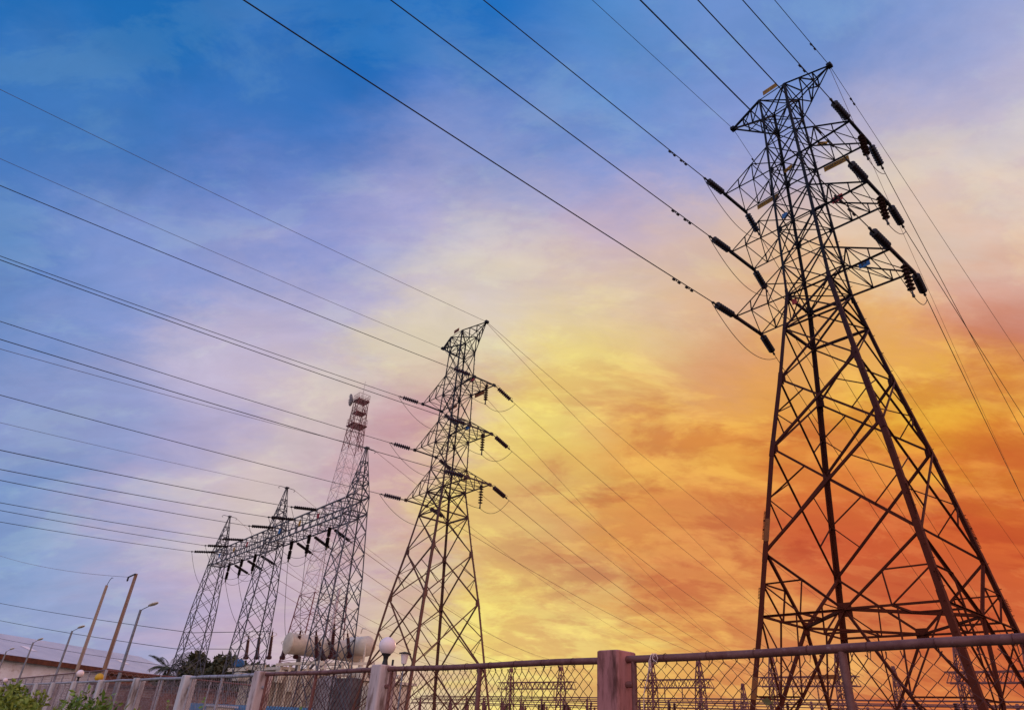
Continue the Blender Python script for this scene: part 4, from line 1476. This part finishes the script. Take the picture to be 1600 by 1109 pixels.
# ------------------------------------------------------------------ red and white communication mast
mx, my = -87.05, 39.98
ZT = 45.0
cm = tag(empty('communication_mast', (mx, my, 0)), 'red and white lattice communication mast behind the gantry', 'mast')
T = Lattice(mx, my, [(-0.1, 3.5), (13, 2.5), (25, 1.75), (37, 1.1), (ZT, 0.80)])
bands = [(-0.1, 16.0, 'mast_red'), (16.0, 36.5, 'mast_white'), (36.5, ZT, 'mast_red')]
for z0, z1, mm in bands:
    mb = MB()
    n = max(2, int((z1 - z0) / 2.6))
    for i in range(4):
        sx, sy = ((-1, -1), (-1, 1), (1, 1), (1, -1))[i]
        for k in range(n):
            a, b = z0 + (z1 - z0) * k / n, z0 + (z1 - z0) * (k + 1) / n
            mb.bar(T.k(i, a), T.k(i, b), 0.11 if z0 < 10 else 0.075)
            xpanel(mb, T, i, a, b, 0.05 if mm == 'mast_red' else 0.038, 0.035, 1, sec='bar')
            mb.bar(T.k(i, b), T.k(i + 1, b), 0.05)
    mb.build('lattice_section', M[mm], cm)
for z, hw_, th in ((ZT - 0.3, 0.92, 0.08), (ZT - 2.3, 0.80, 0.07), (40.6, 1.12, 0.09)):
    mb = MB()
    for k in range(7):
        q_ = -hw_ + hw_ * 2 * k / 6
        mb.bar((mx + q_, my - hw_, z), (mx + q_, my + hw_, z), th * 1.2)
        if k in (0, 3, 6):
            mb.bar((mx - hw_, my + q_, z - 0.06), (mx + hw_, my + q_, z - 0.06), th * 1.3)
    for i in range(4):
        for k in range(5):
            sx, sy = ((-1, -1), (-1, 1), (1, 1), (1, -1))[i]
            sx2, sy2 = ((-1, -1), (-1, 1), (1, 1), (1, -1))[(i + 1) % 4]
            p = Vector((mx + hw_ * (sx + (sx2 - sx) * k / 5), my + hw_ * (sy + (sy2 - sy) * k / 5), z))
            mb.bar(p, p + Vector((0, 0, 0.9)), 0.03)
        a = Vector((mx + hw_ * sx, my + hw_ * sy, z + 1.0))
        b = Vector((mx + hw_ * sx2, my + hw_ * sy2, z + 1.0))
        mb.bar(a, b, 0.04)
        mb.bar(a - Vector((0, 0, 0.5)), b - Vector((0, 0, 0.5)), 0.03)
    mb.build('platform', M['mast_red'], cm)
mb = MB()
dc = Vector((mx - 1.15, my - 1.35, ZT - 0.1))
dax = Vector((-0.80, -0.60, 0.0)).normalized()
su = dax.cross(Vector((0, 0, 1)))
for k in range(-6, 7):
    h = 1.0 * math.sqrt(max(0.05, 1 - (k / 6.6) ** 2))
    mb.tube([dc + su * (k * 0.10) + Vector((0, 0, h * s)) - dax * (0.28 * (1 - s * s * 0.7 - (k / 7) ** 2 * 0.3)) for s in (-1, -0.5, 0, 0.5, 1)], 0.035, 4)
for k in range(-8, 9):
    w_ = 0.62 * math.sqrt(max(0.05, 1 - (k / 8.8) ** 2))
    mb.tube([dc + su * (w_ * s) + Vector((0, 0, k * 0.118)) - dax * (0.28 * (1 - s * s * 0.3 - (k / 9) ** 2 * 0.7)) for s in (-1, 0, 1)], 0.03, 4)
mb.bar(dc - dax * 0.2, dc - dax * 1.3, 0.07)
mb.build('grid_dish', M['lamp_grey'], cm)
mb = MB()
mb.tube([(mx + 0.1, my, ZT), (mx + 0.1, my, ZT + 3.2)], 0.03, 6, 0.015)
mb.build('whip_aerial', M['wire'], cm)
for (dx, dy, z) in ((0.3, -0.95, 43), (0.95, 0.3, 42), (0.7, 0.7, 41)):
    mb = MB()
    mb.tube([(mx + dx, my + dy, z - 4.5), (mx + dx, my + dy, z)], 0.05, 6)
    mb.build('cable_run', M['mast_red'], cm)
mb = MB()
mb.tube([(mx + 2.2, my + 1.0, 0), (mx + 2.2, my + 1.0, 17)], 0.22, 8)
mb.build('flue_pipe', M['mast_white'], cm)

# ------------------------------------------------------------------ power transformers
def bushing(parent, p0, p1, r=0.16):
    p0, p1 = Vector(p0), Vector(p1)
    d = p1 - p0
    L = d.length
    rot = d.to_track_quat('Z', 'Y').to_matrix()
    prof = [(r * 1.15, 0), (r * 1.15, 0.12)]
    z = 0.12
    n = 14
    for k in range(n):
        t = k / n
        rr_ = r * (0.85 - 0.18 * t)
        prof += [(rr_ * 0.72, z), (rr_, z + 0.02), (rr_ * 0.75, z + 0.05)]
        z += (L - 0.4) / n
    prof += [(r * 0.35, z), (r * 0.3, L - 0.05), (r * 0.12, L - 0.04), (r * 0.1, L + 0.25)]
    mb = MB()
    mb.lathe(prof, 10, p0, rot)
    b = mb.build('bushing', M['porcelain_red'], parent, smooth=True)
    mb = MB()
    for k in range(8):
        a, a2 = 2 * math.pi * k / 8, 2 * math.pi * (k + 1) / 8
        q = p0 + d * ((L - 0.2) / L)
        mb.tube([q + rot @ Vector((r * 1.9 * math.cos(a), r * 1.9 * math.sin(a), 0)), q + rot @ Vector((r * 1.9 * math.cos(a2), r * 1.9 * math.sin(a2), 0))], 0.022, 4)
    mb.build('corona_ring', M['cream'], b)
    return p1


def radiator(parent, x0, x1, y, z0, z1, n, m):
    mb = MB()
    for k in range(n):
        x = x0 + (x1 - x0) * k / (n - 1)
        mb.box((x, y, (z0 + z1) / 2), (abs(x1 - x0) / n * 0.45, 0.7, z1 - z0), bev=0.01)
    mb.bar((x0 - 0.1, y, z1 + 0.09), (x1 + 0.1, y, z1 + 0.09), 0.16)
    mb.bar((x0 - 0.1, y, z0 - 0.09), (x1 + 0.1, y, z0 - 0.09), 0.16)
    mb.build('radiator', m, parent)


def tank(parent, a, b, r, m, dome=0.25):
    a, b = Vector(a), Vector(b)
    d = (b - a)
    L = d.length
    rot = d.to_track_quat('Z', 'Y').to_matrix()
    prof = [(0.001, -dome * 0.5), (r * 0.6, -dome * 0.4), (r * 0.96, -0.04), (r * 1.03, 0), (r * 1.03, 0.05), (r, 0.06), (r, L * 0.5), (r * 1.01, L * 0.5 + 0.02), (r, L * 0.5 + 0.04), (r, L - 0.06), (r * 1.03, L - 0.05), (r * 1.03, L), (r * 0.9, L + dome * 0.4), (r * 0.5, L + dome * 0.85), (0.001, L + dome)]
    mb = MB()
    mb.lathe(prof, 24, a, rot)
    return mb.build('conservator', m, parent, smooth=True)


# first transformer (left): conservator pointing away along +Y
t1 = tag(empty('power_transformer', (-48.5, 20.0, 0)), 'cream transformer with a long round oil tank seen end-on between two gantry masts', 'transformer', 'power transformers behind the gantry')
ca = at(450, 1004, 1, 19.3)
tank(t1, ca, ca + Vector((-0.4, 5.6, 0.05)), 0.66, M['cream'])
mb = MB()
mb.box((-48.6, 21.5, 2.2), (4.6, 4.0, 4.4), bev=0.08)
mb.box((-48.6, 21.5, 4.5), (4.9, 4.3, 0.18))
mb.build('main_tank', M['cream'], t1)
mb = MB()
for dy in (1.0, 4.2):
    mb.bar((ca.x, ca.y + dy, 4.4), (ca.x - 0.1, ca.y + dy, ca.z - 0.7), 0.22)
mb.tube([(ca.x - 0.3, ca.y + 2.5, ca.z - 0.6), (ca.x - 0.8, ca.y + 2.5, 5.0), (ca.x - 1.4, ca.y + 2.4, 4.5)], 0.09, 8)
mb.build('support', M['dark_tank'], t1)
for (qa, qb, dep) in (((462, 1027), (470, 984), 44), ((441, 1028), (448, 1000), 45.5), ((401, 1028), (406, 989), 46), ((420, 1028), (426, 986), 47), ((384, 1028), (389, 992), 48)):
    bushing(t1, atd(*qb, dep).lerp(atd(*qa, dep), 1.0), atd(*qb, dep), 0.17)
radiator(t1, -50.8, -46.6, 18.9, 1.2, 4.0, 14, M['cream'])
mb = MB()
mb.box((-50.3, 18.3, 3.9), (1.4, 0.9, 0.5), bev=0.05)
mb.build('control_box', M['cream'], t1)
for k in range(3):
    mb = MB()
    q = atd(357 + k * 14, 1046 - k * 2, 44)
    mb.bar(q, q + Vector((2.2, 0.4, 0.05)), 0.12, 0.22)
    mb.build('bus_duct', M['cream'], t1)
q = atd(374, 1036, 43.5)
mb = MB()
mb.lathe([(0.001, 0), (0.3, 0.05), (0.36, 0.25), (0.3, 0.42), (0.12, 0.5), (0.001, 0.5)], 12, q - Vector((0, 0, 0.25)))
mb.build('blue_cap', M['sign_blue'], t1, smooth=True)

mb = MB()
for k in range(5):
    q0 = atd(440 + k * 14, 1040 - k * 1.2, 43.2 - k * 0.2)
    mb.bar(q0, Vector((q0.x, q0.y, 0)), 0.13)
qa_, qb_ = atd(432, 1038, 43.3), atd(506, 1034, 42.3)
mb.bar(qa_, qb_, 0.16)
mb.bar(qa_ - Vector((0, 0, 0.5)), qb_ - Vector((0, 0, 0.5)), 0.09)
mb.build('pipe_rack', M['cream'], t1)
mb = MB()
for (px, py, s) in ((436, 1056, 0.55), (455, 1068, 0.7), (474, 1060, 0.45), (418, 1062, 0.6)):
    q0 = atd(px, py, 42.6)
    mb.box(q0, (s, s * 0.7, s * 1.3), bev=0.03)
    mb.bar((q0.x, q0.y, 0), (q0.x, q0.y, q0.z), 0.1)
mb.build('terminal_box', M['cream'], t1)

# second transformer (right)
t2 = tag(empty('power_transformer', (-45.0, 23.5, 0)), 'grey finned transformer with a domed cream oil tank behind the nearest gantry mast', 'transformer', 'power transformers behind the gantry')
tb = atd(573, 1009, 45.5)
ta = tb + Vector((-2.7, 0.15, 0.1))
tank(t2, ta, tb, 0.64, M['cream'], 0.5)
mb = MB()
for t_ in (0.2, 0.8):
    q = ta.lerp(tb, t_)
    mb.bar((q.x, q.y, 3.9), (q.x, q.y, q.z - 0.8), 0.2)
mb.tube([(tb.x - 0.2, tb.y - 0.5, tb.z + 0.75), (tb.x + 0.1, tb.y - 0.6, tb.z + 1.05), (tb.x + 0.6, tb.y - 0.6, tb.z + 1.0)], 0.03, 6)
mb.tube([(tb.x + 0.55, tb.y - 0.4, tb.z + 0.1), (tb.x + 0.6, tb.y - 0.4, tb.z - 0.7), (tb.x + 0.3, tb.y - 0.3, 4.0)], 0.07, 8)
mb.build('support', M['cream'], t2)
q = atd(530, 1062, 43)
mb = MB()
mb.box((q.x, q.y + 2.2, 2.0), (5.2, 3.6, 4.0), bev=0.08)
mb.box((q.x, q.y + 2.2, 4.08), (5.6, 4.0, 0.16))
mb.build('main_tank', M['cream'], t2)
mb = MB()
for k in range(3):
    mb.tube([(q.x - 2.6 + k * 0.3, q.y + 0.8 + k, 4.4), (q.x + 2.6, q.y + 0.9 + k, 4.45)], 0.13, 8)
mb.build('oil_pipe', M['cream'], t2, smooth=True)
for (qa, qb, dep) in (((495, 1026), (494, 985), 43.5), ((517, 1027), (523, 974), 44), ((525, 1026), (511, 996), 45), ((546, 1026), (543, 988), 45.5), ((506, 1030), (499, 1002), 44)):
    bushing(t2, atd(*qa, dep), atd(*qb, dep), 0.19)
radiator(t2, q.x - 3.2, q.x - 0.4, q.y - 0.1, 0.9, 4.1, 12, M['grey_fin'])
mb = MB()
mb.box((q.x + 1.3, q.y + 0.1, 2.1), (2.4, 0.9, 4.0), bev=0.03)
mb.build('fan_housing', M['dark_tank'], t2)
mb = MB()
for k in range(6):
    q0 = atd(505 + k * 15, 1039 + (k % 2) * 2, 42.0)
    mb.bar(q0, q0 - Vector((0, 0, 0.55)), 0.11)
mb.bar(atd(500, 1037, 42.0), atd(586, 1036, 42.6), 0.15)
mb.bar(atd(498, 1043, 41.8), atd(580, 1046, 42.2), 0.08)
mb.build('pipe_rack', M['cream'], t2)
for (px, py) in ((566, 1052), (584, 1062), (572, 1078)):
    q0 = atd(px, py, 42.0)
    mb = MB()
    mb.box(q0, (0.8, 0.6, 0.7), bev=0.04)
    mb.bar((q0.x, q0.y, 0), q0, 0.12)
    mb.build('terminal_box', M['cream'], t2)
radiator(t2, q.x + 2.9, q.x + 5.0, q.y + 0.6, 0.9, 3.7, 8, M['cream'])
for i, (a_, b_) in enumerate(((HB[5], (388, 992)), (HB[4], (406, 989)), (HB[3], (426, 986)), (HB[2], (448, 1000)), (HB[1], (470, 984)), (HB[0], (494, 985)))):
    dep = (48, 46, 47, 45.5, 44, 43.5)[i]
    e = atd(b_[0], b_[1], dep)
    jumper('long black dropper cable below the %s hanging gantry insulator from the right' % ('last', 'fifth', 'fourth', 'third', 'second', 'first')[i], hang_pts(Vector(a_), e, 0.7, 18), 'dropper cables under the gantry', 0.014)

# blue sheet hoarding low along the yard
bs = tag(empty('blue_sheet_hoarding', (-40, 13, 0)), 'low blue corrugated sheet hoarding below the transformers', 'hoarding')
mb = MB()
x = -51.0
o = 0
while x < -27.5:
    for dx, dy in ((0, 0), (0.1, 0.05), (0.15, 0.05), (0.25, 0.0)):
        mb.v += [(x + dx, 13 + dy, 0.2), (x + dx, 13 + dy, 2.05)]
    x += 0.3
nv = len(mb.v) // 2
for i in range(nv - 1):
    mb.f.append((2 * i, 2 * i + 2, 2 * i + 3, 2 * i + 1))
mb.build('sheet', M['blue_sheet'], bs)
for i in range(9):
    mb = MB()
    mb.bar((-50.5 + i * 2.8, 13.12, 0), (-50.5 + i * 2.8, 13.12, 2.1), 0.06)
    mb.build('hoarding_post', M['pipe_grey'], bs)
q = at(345, 1103, 1, 12.2)
t = tag(empty('yard_cabinet', (q.x, q.y, 0)), 'small pale equipment cabinet before the blue hoarding', 'cabinet')
mb = MB()
mb.box((q.x, q.y, 0.95), (1.6, 0.8, 1.9), bev=0.03)
mb.build('cabinet_body', M['cream'], t)
mb = MB()
mb.box((q.x, q.y, 1.94), (1.8, 1.0, 0.08))
mb.build('cabinet_roof', M['grey_fin'], t)

# ------------------------------------------------------------------ far yard behind the pylons
def far_gantry(pa, pb, label, zb=10.5, h=1.1, masts=2, peak=3.4):
    a, b = at(pa[0], pa[1], 1, 91), at(pb[0], pb[1], 1, 91)
    b.z = a.z
    zt_ = a.z
    t = tag(empty('yard_gantry', (a.x, 91, 0)), label, 'gantry', 'lattice gantries in the far yard')
    for i in range(masts):
        x = a.x + (b.x - a.x) * (i / max(1, masts - 1)) if masts > 1 else (a.x + b.x) / 2
        if masts == 2:
            x = a.x + (b.x - a.x) * (0.16 + 0.68 * i)
        T = Lattice(x, 91, [(-0.1, 0.85), (zt_ - h, 0.5), (zt_, 0.45), (zt_ + peak, 0.08)])
        mb = MB()
        lv = [-0.1, 2.2, 4.3, 6.2, 7.9, zt_ - h, zt_, zt_ + peak * 0.4, zt_ + peak * 0.75, zt_ + peak]
        for k in range(4):
            for z0, z1 in zip(lv, lv[1:]):
                mb.bar(T.k(k, z0), T.k(k, z1), 0.12)
                xpanel(mb, T, k, z0, z1, 0.07, sec='bar')
        mb.bar((x - 0.5, 91, zt_ + peak), (x + 0.5, 91, zt_ + peak), 0.16)
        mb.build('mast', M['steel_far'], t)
    mb = MB()
    for sy in (-0.5, 0.5):
        for z in (zt_, zt_ - h):
            mb.bar((a.x, 91 + sy, z), (b.x, 91 + sy, z), 0.13)
        n = int(abs(b.x - a.x) / 1.2)
        for k in range(n):
            xa, xb = a.x + (b.x - a.x) * k / n, a.x + (b.x - a.x) * (k + 1) / n
            mb.bar((xa, 91 + sy, zt_ - h), ((xa + xb) / 2, 91 + sy, zt_), 0.07)
            mb.bar(((xa + xb) / 2, 91 + sy, zt_), (xb, 91 + sy, zt_ - h), 0.07)
    mb.build('beam', M['steel_far'], t)
    n = max(3, int(abs(b.x - a.x) / 2.8))
    for k in range(n):
        mb = MB()
        x = a.x + (b.x - a.x) * (k + 0.5) / n
        prof = []
        z = 0.0
        for j in range(9):
            prof += [(0.05, z), (0.14, z - 0.06), (0.05, z - 0.12)]
            z -= 0.16
        prof += [(0.04, z - 0.1), (0.03, z - 0.9)]
        mb.lathe(prof, 7, (x, 90.4, zt_ - h - 0.1))
        mb.build('hanging_insulator', M['steel_far'], t)
    return t


far_gantry((781, 1066), (897, 1065), 'far lattice gantry seen through the mesh left of the dark reddish post')
far_gantry((1003, 1062), (1112, 1062), 'far lattice gantry just right of the dark reddish post, tall peaks')
g3 = far_gantry((1186, 1058), (1340, 1056), 'far lattice gantry with an orange patch seen between the tall pylon legs')
far_gantry((1478, 1050), (1640, 1046), 'far lattice gantry at the right end beneath the thick top rail')
q = at(1290, 1057, 1, 90.2)
mb = MB()
mb.bar(q + Vector((-1.6, 0, 0)), q + Vector((1.6, 0, 0)), 0.05, 0.5)
mb.build('orange_cover', M['sign_orange'], g3)
for i, px in enumerate((1160, 1395)):
    a = at(px, 1067 if i == 0 else 1040, 1, 110)
    T = Lattice(a.x, 110, [(-0.1, 1.2), (a.z, 0.12)])
    t = tag(empty('yard_mast', (a.x, 110, 0)), ('slim far lattice mast left of the tall pylon legs', 'far lattice mast between the right-hand legs of the tall pylon')[i], 'mast', 'slim masts in the far yard')
    mb = MB()
    n = 9
    for k in range(n):
        z0, z1 = a.z * k / n, a.z * (k + 1) / n
        for j in range(4):
            mb.bar(T.k(j, z0), T.k(j, z1), 0.12)
            xpanel(mb, T, j, z0, z1, 0.07, sec='bar')
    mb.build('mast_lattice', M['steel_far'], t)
# bus-bar runs
for i, (py, yy, zlab) in enumerate(((1090, 82, 'upper'), (1096, 81, 'middle'), (1104, 80, 'lower'))):
    a = at(1000, py, 1, yy)
    t = tag(empty('busbar_run', (a.x, yy, 0)), 'long %s run of horizontal busbar pipe on posts across the far yard' % zlab, 'busbar', 'busbar runs in the far yard')
    x0, x1 = -125.0, -8.0
    mb = MB()
    mb.tube([(x0, yy, a.z), (x1, yy, a.z)], 0.085, 8)
    mb.tube([(x0, yy - 0.9, a.z - 0.25), (x1, yy - 0.9, a.z - 0.42)], 0.055, 8)
    mb.build('busbar', M['steel_far'], t, smooth=True)
    k = 0
    x = x0 + i * 1.7
    while x < x1:
        mb = MB()
        mb.box((x, yy, a.z / 2 - 0.5), (0.28, 0.28, a.z - 1.0))
        mb.lathe([(0.12, 0), (0.2, 0.1), (0.12, 0.2), (0.2, 0.3), (0.12, 0.4), (0.2, 0.5), (0.12, 0.6), (0.2, 0.7), (0.1, 0.85)], 7, (x, yy, a.z - 1.0))
        mb.build('support_column', M['steel_far'], t)
        x += 5.1
for i in range(7):
    px = (795, 845, 885, 1050, 1225, 1420, 1500)[i]
    a = at(px, 1100, 1, 76)
    t = tag(empty('breaker_unit', (a.x, 76, 0)), 'dark twin-column yard breaker before the far busbars, %s from the left' % ('first', 'second', 'third', 'fourth', 'fifth', 'sixth', 'seventh')[i], 'breaker', 'breaker units in the far yard')
    mb = MB()
    mb.box((a.x, 76, 1.7), (1.2, 0.9, 3.4), bev=0.05)
    mb.build('cabinet', M['steel_far'], t)
    mb = MB()
    for s in (-1, 1):
        prof = []
        z = 3.4
        while z < a.z:
            prof += [(0.12, z), (0.22, z + 0.08), (0.12, z + 0.16)]
            z += 0.2
        mb.lathe(prof, 8, (a.x + s * 0.4, 76, 0))
    mb.build('ribbed_column', M['porcelain_red'], t)

# ------------------------------------------------------------------ vegetation
def leaf_quad(mb, c, d, up, L, w):
    d = d.normalized()
    s = d.cross(up)
    s = s.normalized() if s.length > 1e-4 else Vector((1, 0, 0))
    n = s.cross(d)
    o = len(mb.v)
    mb.v += [tuple(c), tuple(c + d * L * 0.45 + s * w * 0.5 + n * 0.06 * L), tuple(c + d * L), tuple(c + d * L * 0.45 - s * w * 0.5 + n * 0.06 * L), tuple(c + d * L * 0.5 - n * 0.02 * L)]
    mb.f += [(o, o + 1, o + 4), (o + 1, o + 2, o + 4), (o + 2, o + 3, o + 4), (o + 3, o, o + 4)]


def rvec(rs):
    while True:
        v = Vector((rs.uniform(-1, 1), rs.uniform(-1, 1), rs.uniform(-1, 1)))
        if 0.05 < v.length < 1:
            return v


def shrub(name, x, y, h, w, label, seed, m, group, leaf=0.085, n=1500):
    rs = random.Random(seed)
    t = tag(empty(name, (x, y, 0)), label, 'shrub', group)
    st, lf = MB(), MB()
    tips = []
    for k in range(16):
        a = rs.uniform(0, 6.28)
        r_ = w * math.sqrt(rs.random()) * 0.5
        hh = h * rs.uniform(0.55, 1.0) * (1 - 0.35 * (r_ / (w * 0.5)) ** 2)
        b = Vector((x + math.cos(a) * r_ * 0.4, y + math.sin(a) * r_ * 0.4, 0))
        p = Vector((x + math.cos(a) * r_, y + math.sin(a) * r_, hh))
        mm = mid(b, p) + Vector((rs.uniform(-0.1, 0.1), rs.uniform(-0.1, 0.1), 0))
        st.tube([b, mm, p], 0.014, 4, 0.004)
        tips.append((b, mm, p))
    for k in range(n):
        b, mm, p = rs.choice(tips)
        q = rs.random() ** 0.55
        c = mid(mm, p, q) if q > 0.25 else mid(b, mm, rs.uniform(0.4, 1))
        c = c + rvec(rs) * (0.26 * (1.15 - q * 0.5))
        d = rvec(rs) + Vector((0, 0, 0.15))
        leaf_quad(lf, c, d, rvec(rs), leaf * rs.uniform(0.6, 1.4), leaf * rs.uniform(0.4, 0.65))
    st.build('stems', M['trunk'], t)
    lf.build('foliage', m, t)


SH = [(38, 1052, 3.2, 3.0, 'leaf', 'rounded dark green bush below the tiny far globe lamp', 3200),
      (62, 1066, 2.9, 2.4, 'leaf2', 'yellow-green bush with a pointed top beside the rounded dark bush', 3000),
      (12, 1068, 2.6, 2.6, 'leaf', 'leafy bush in the bottom left corner beneath the tiny globe', 2800),
      (104, 1080, 2.9, 2.2, 'leaf2', 'bright low bush under the small white globe post', 2800),
      (80, 1088, 2.2, 2.4, 'leaf2', 'lowest yellow-green bush along the bottom edge', 2800),
      (30, 1086, 2.0, 2.4, 'leaf2', 'bright leafy bush at the bottom in front of the rounded dark bush', 2800),
      (135, 1086, 3.0, 1.5, 'leaf', 'small weedy bush at the foot of the post beside the taller bare pole', 1500),
      (165, 1096, 3.0, 1.3, 'leaf', 'small weed clump between the pale posts, last of the bushes', 1200),
      (195, 1100, 2.9, 1.2, 'leaf2', 'low pale weed below the street lamp nearest the gantry', 900)]
for i, (px, py, y, w, mm, lab, cnt) in enumerate(SH):
    p = at(px, py, 1, y)
    shrub('roadside_bush', p.x, p.y, p.z + 0.05, w, lab, 20 + i, M[mm], 'bushes along the fence', 0.12, cnt)


def vine(x, z, label, seed, m, n=16, y=FY - 0.03, leaf=0.06):
    rs = random.Random(seed)
    t = tag(empty('climbing_vine', (x, y, 0)), label, 'vine', 'climbing weeds on the fence')
    st, lf = MB(), MB()
    pts = [Vector((x + 0.25 * math.sin(k * 0.8 + seed) * (1 - k / 9), y + 0.01 * math.sin(k), z * k / 8)) for k in range(9)]
    st.tube(pts, 0.004, 5, 0.002)
    for k in range(n):
        q = 0.35 + 0.65 * (k + 0.5) / n
        i = min(7, int(q * 8))
        c = mid(pts[i], pts[i + 1], q * 8 - i)
        d = Vector((rs.choice((-1, 1)) * rs.uniform(0.4, 1), rs.uniform(-0.5, 0.1), rs.uniform(-0.5, 0.5)))
        leaf_quad(lf, c, d, Vector((rs.uniform(-0.4, 0.4), -1, 0.3)), leaf * rs.uniform(0.8, 1.4), leaf * rs.uniform(0.6, 0.9))
    st.build('stem', m, t)
    lf.build('leaves', m, t)


vine(-11.2, 1.80, 'green vine climbing beside the post under the grey top rail of the left bays', 1, M['leaf'], 34)
vine(-12.9, 1.75, 'leafy vine between two pale fence posts left of the transformers', 2, M['leaf2'], 34)
vine(-9.35, 1.74, 'short vine at the fence foot in front of the blue hoarding', 4, M['leaf2'], 26)
vine(-7.9, 1.74, 'small vine tip low in front of the grey radiator', 8, M['leaf'], 22)
vine(-2.55, 1.83, 'olive vine tip on the mesh right of the dark reddish post', 5, M['leaf_red'], 10, leaf=0.055)
vine(-2.12, 1.88, 'olive vine with folded leaves on the mesh in front of the tall pylon', 6, M['leaf_red'], 14, leaf=0.06)


def blade(mb, p, lean, L, w):
    pts = []
    for k in range(8):
        t = k / 7
        pts.append((p + Vector((lean.x * t * t, lean.y * t * t, L * (t - 0.35 * lean.length / max(L, 0.01) * t * t)))))
    for k in range(7):
        w0, w1 = w * (1 - k / 7) ** 0.7, w * (1 - (k + 1) / 7) ** 0.7
        s = Vector((0.8, -0.6, 0))
        mb.quad(pts[k] - s * w0, pts[k] + s * w0, pts[k + 1] + s * w1 + Vector((0, 0, 0.0005)), pts[k + 1] - s * w1)


for (x, y, bl, lab) in ((-5.42, FY + 0.12, ((0.03, 0.0, 1.98, 0.008), (0.12, 0.02, 1.85, 0.007), (-0.14, 0.03, 1.9, 0.007), (0.5, 0.0, 2.0, 0.006)), 'tall green grass blades behind the mesh under the shorter pylon'),
                        (-4.75, FY - 0.06, ((0.25, 0.02, 2.02, 0.014), (0.08, -0.02, 1.85, 0.008)), 'broad arching grass leaf beside the pipe post left of the reddish post')):
    t = tag(empty('grass_tuft', (x, y, 0)), lab, 'grass tuft', 'tall grass at the fence')
    for k, (lx, ly, L, w) in enumerate(bl):
        mb = MB()
        blade(mb, Vector((x + k * 0.03, y, 0)), Vector((lx, ly, 0)), L, w)
        mb.build('blade', M['leaf'], t)


def tree(x, y, h, w, label, seed, n=5000, leaf=0.45):
    rs = random.Random(seed)
    t = tag(empty('broadleaf_tree', (x, y, 0)), label, 'tree', 'trees behind the yard')
    tr, lf = MB(), MB()
    tr.tube([(x, y, -0.1), (x + 0.1, y, h * 0.25), (x, y + 0.1, h * 0.5)], 0.3, 8, 0.18)
    cl = []
    for k in range(24):
        a = rs.uniform(0, 6.28)
        r_ = w * 0.5 * math.sqrt(rs.random())
        zz = h * (0.45 + 0.52 * rs.random() * (1 - (r_ / (w * 0.55)) ** 2))
        c = Vector((x + math.cos(a) * r_, y + math.sin(a) * r_, zz))
        tr.tube([(x, y, h * 0.4), mid(Vector((x, y, h * 0.45)), c, 0.5) + Vector((0, 0, 0.2)), c], 0.09, 5, 0.03)
        cl.append((c, rs.uniform(0.5, 1.1)))
    for k in range(n):
        c, r_ = rs.choice(cl)
        v = rvec(rs).normalized() * r_ * rs.random() ** 0.4
        v.z *= 0.6
        leaf_quad(lf, c + v, rvec(rs), rvec(rs), leaf * rs.uniform(0.5, 1.1), leaf * 0.5)
    tr.build('trunk', M['trunk'], t)
    lf.build('crown', M['leaf_dark'], t)


for i, (px, py, w, lab) in enumerate(((345, 1009, 8.0, 'dark rounded tree between the two left gantry masts'), (305, 1028, 6.5, 'dark lower tree behind the farthest gantry mast'),
                                      (400, 1022, 6.5, 'dark tree top behind the bushings right of the rounded tree'))):
    p = atd(px, py, 66)
    tree(p.x, p.y, p.z, w, lab, 70 + i, 8000, 0.5)

p = atd(266, 1040, 62)
t = tag(empty('palm_tree', (p.x, p.y, 0)), 'small palm with drooping fronds left of the farthest gantry mast', 'tree')
mb = MB()
mb.tube([(p.x, p.y, -0.1), (p.x + 0.15, p.y, p.z * 0.5), (p.x, p.y, p.z - 0.1)], 0.17, 8, 0.12)
mb.build('trunk', M['trunk'], t)
rs = random.Random(5)
for k in range(17):
    a = k * 2 * math.pi / 17 + rs.uniform(-0.2, 0.2)
    mb = MB()
    L = rs.uniform(1.3, 2.1)
    up_ = rs.uniform(0.7, 2.3)
    pts = [Vector((p.x + math.cos(a) * L * q, p.y + math.sin(a) * L * q, p.z - 0.4 + up_ * q * 1.25 - 1.05 * q * q * (1.0 if up_ > 1.4 else 1.5))) for q in [i / 9 for i in range(10)]]
    mb.tube(pts, 0.025, 4, 0.006)
    for i in range(1, 9):
        for s in (-1, 1):
            for f_ in (0, 0.5):
                c = mid(pts[i], pts[i + 1], f_)
                d = (pts[i + 1] - pts[i]).normalized()
                sd_ = Vector((-math.sin(a), math.cos(a), 0)) * s
                leaf_quad(mb, c, sd_ * 0.8 + d * 0.7 + Vector((0, 0, -0.55)), Vector((0, 0, 1)), 0.65 * (1 - abs(i / 9 - 0.4)), 0.075)
    mb.build('frond', M['leaf_palm'], t)
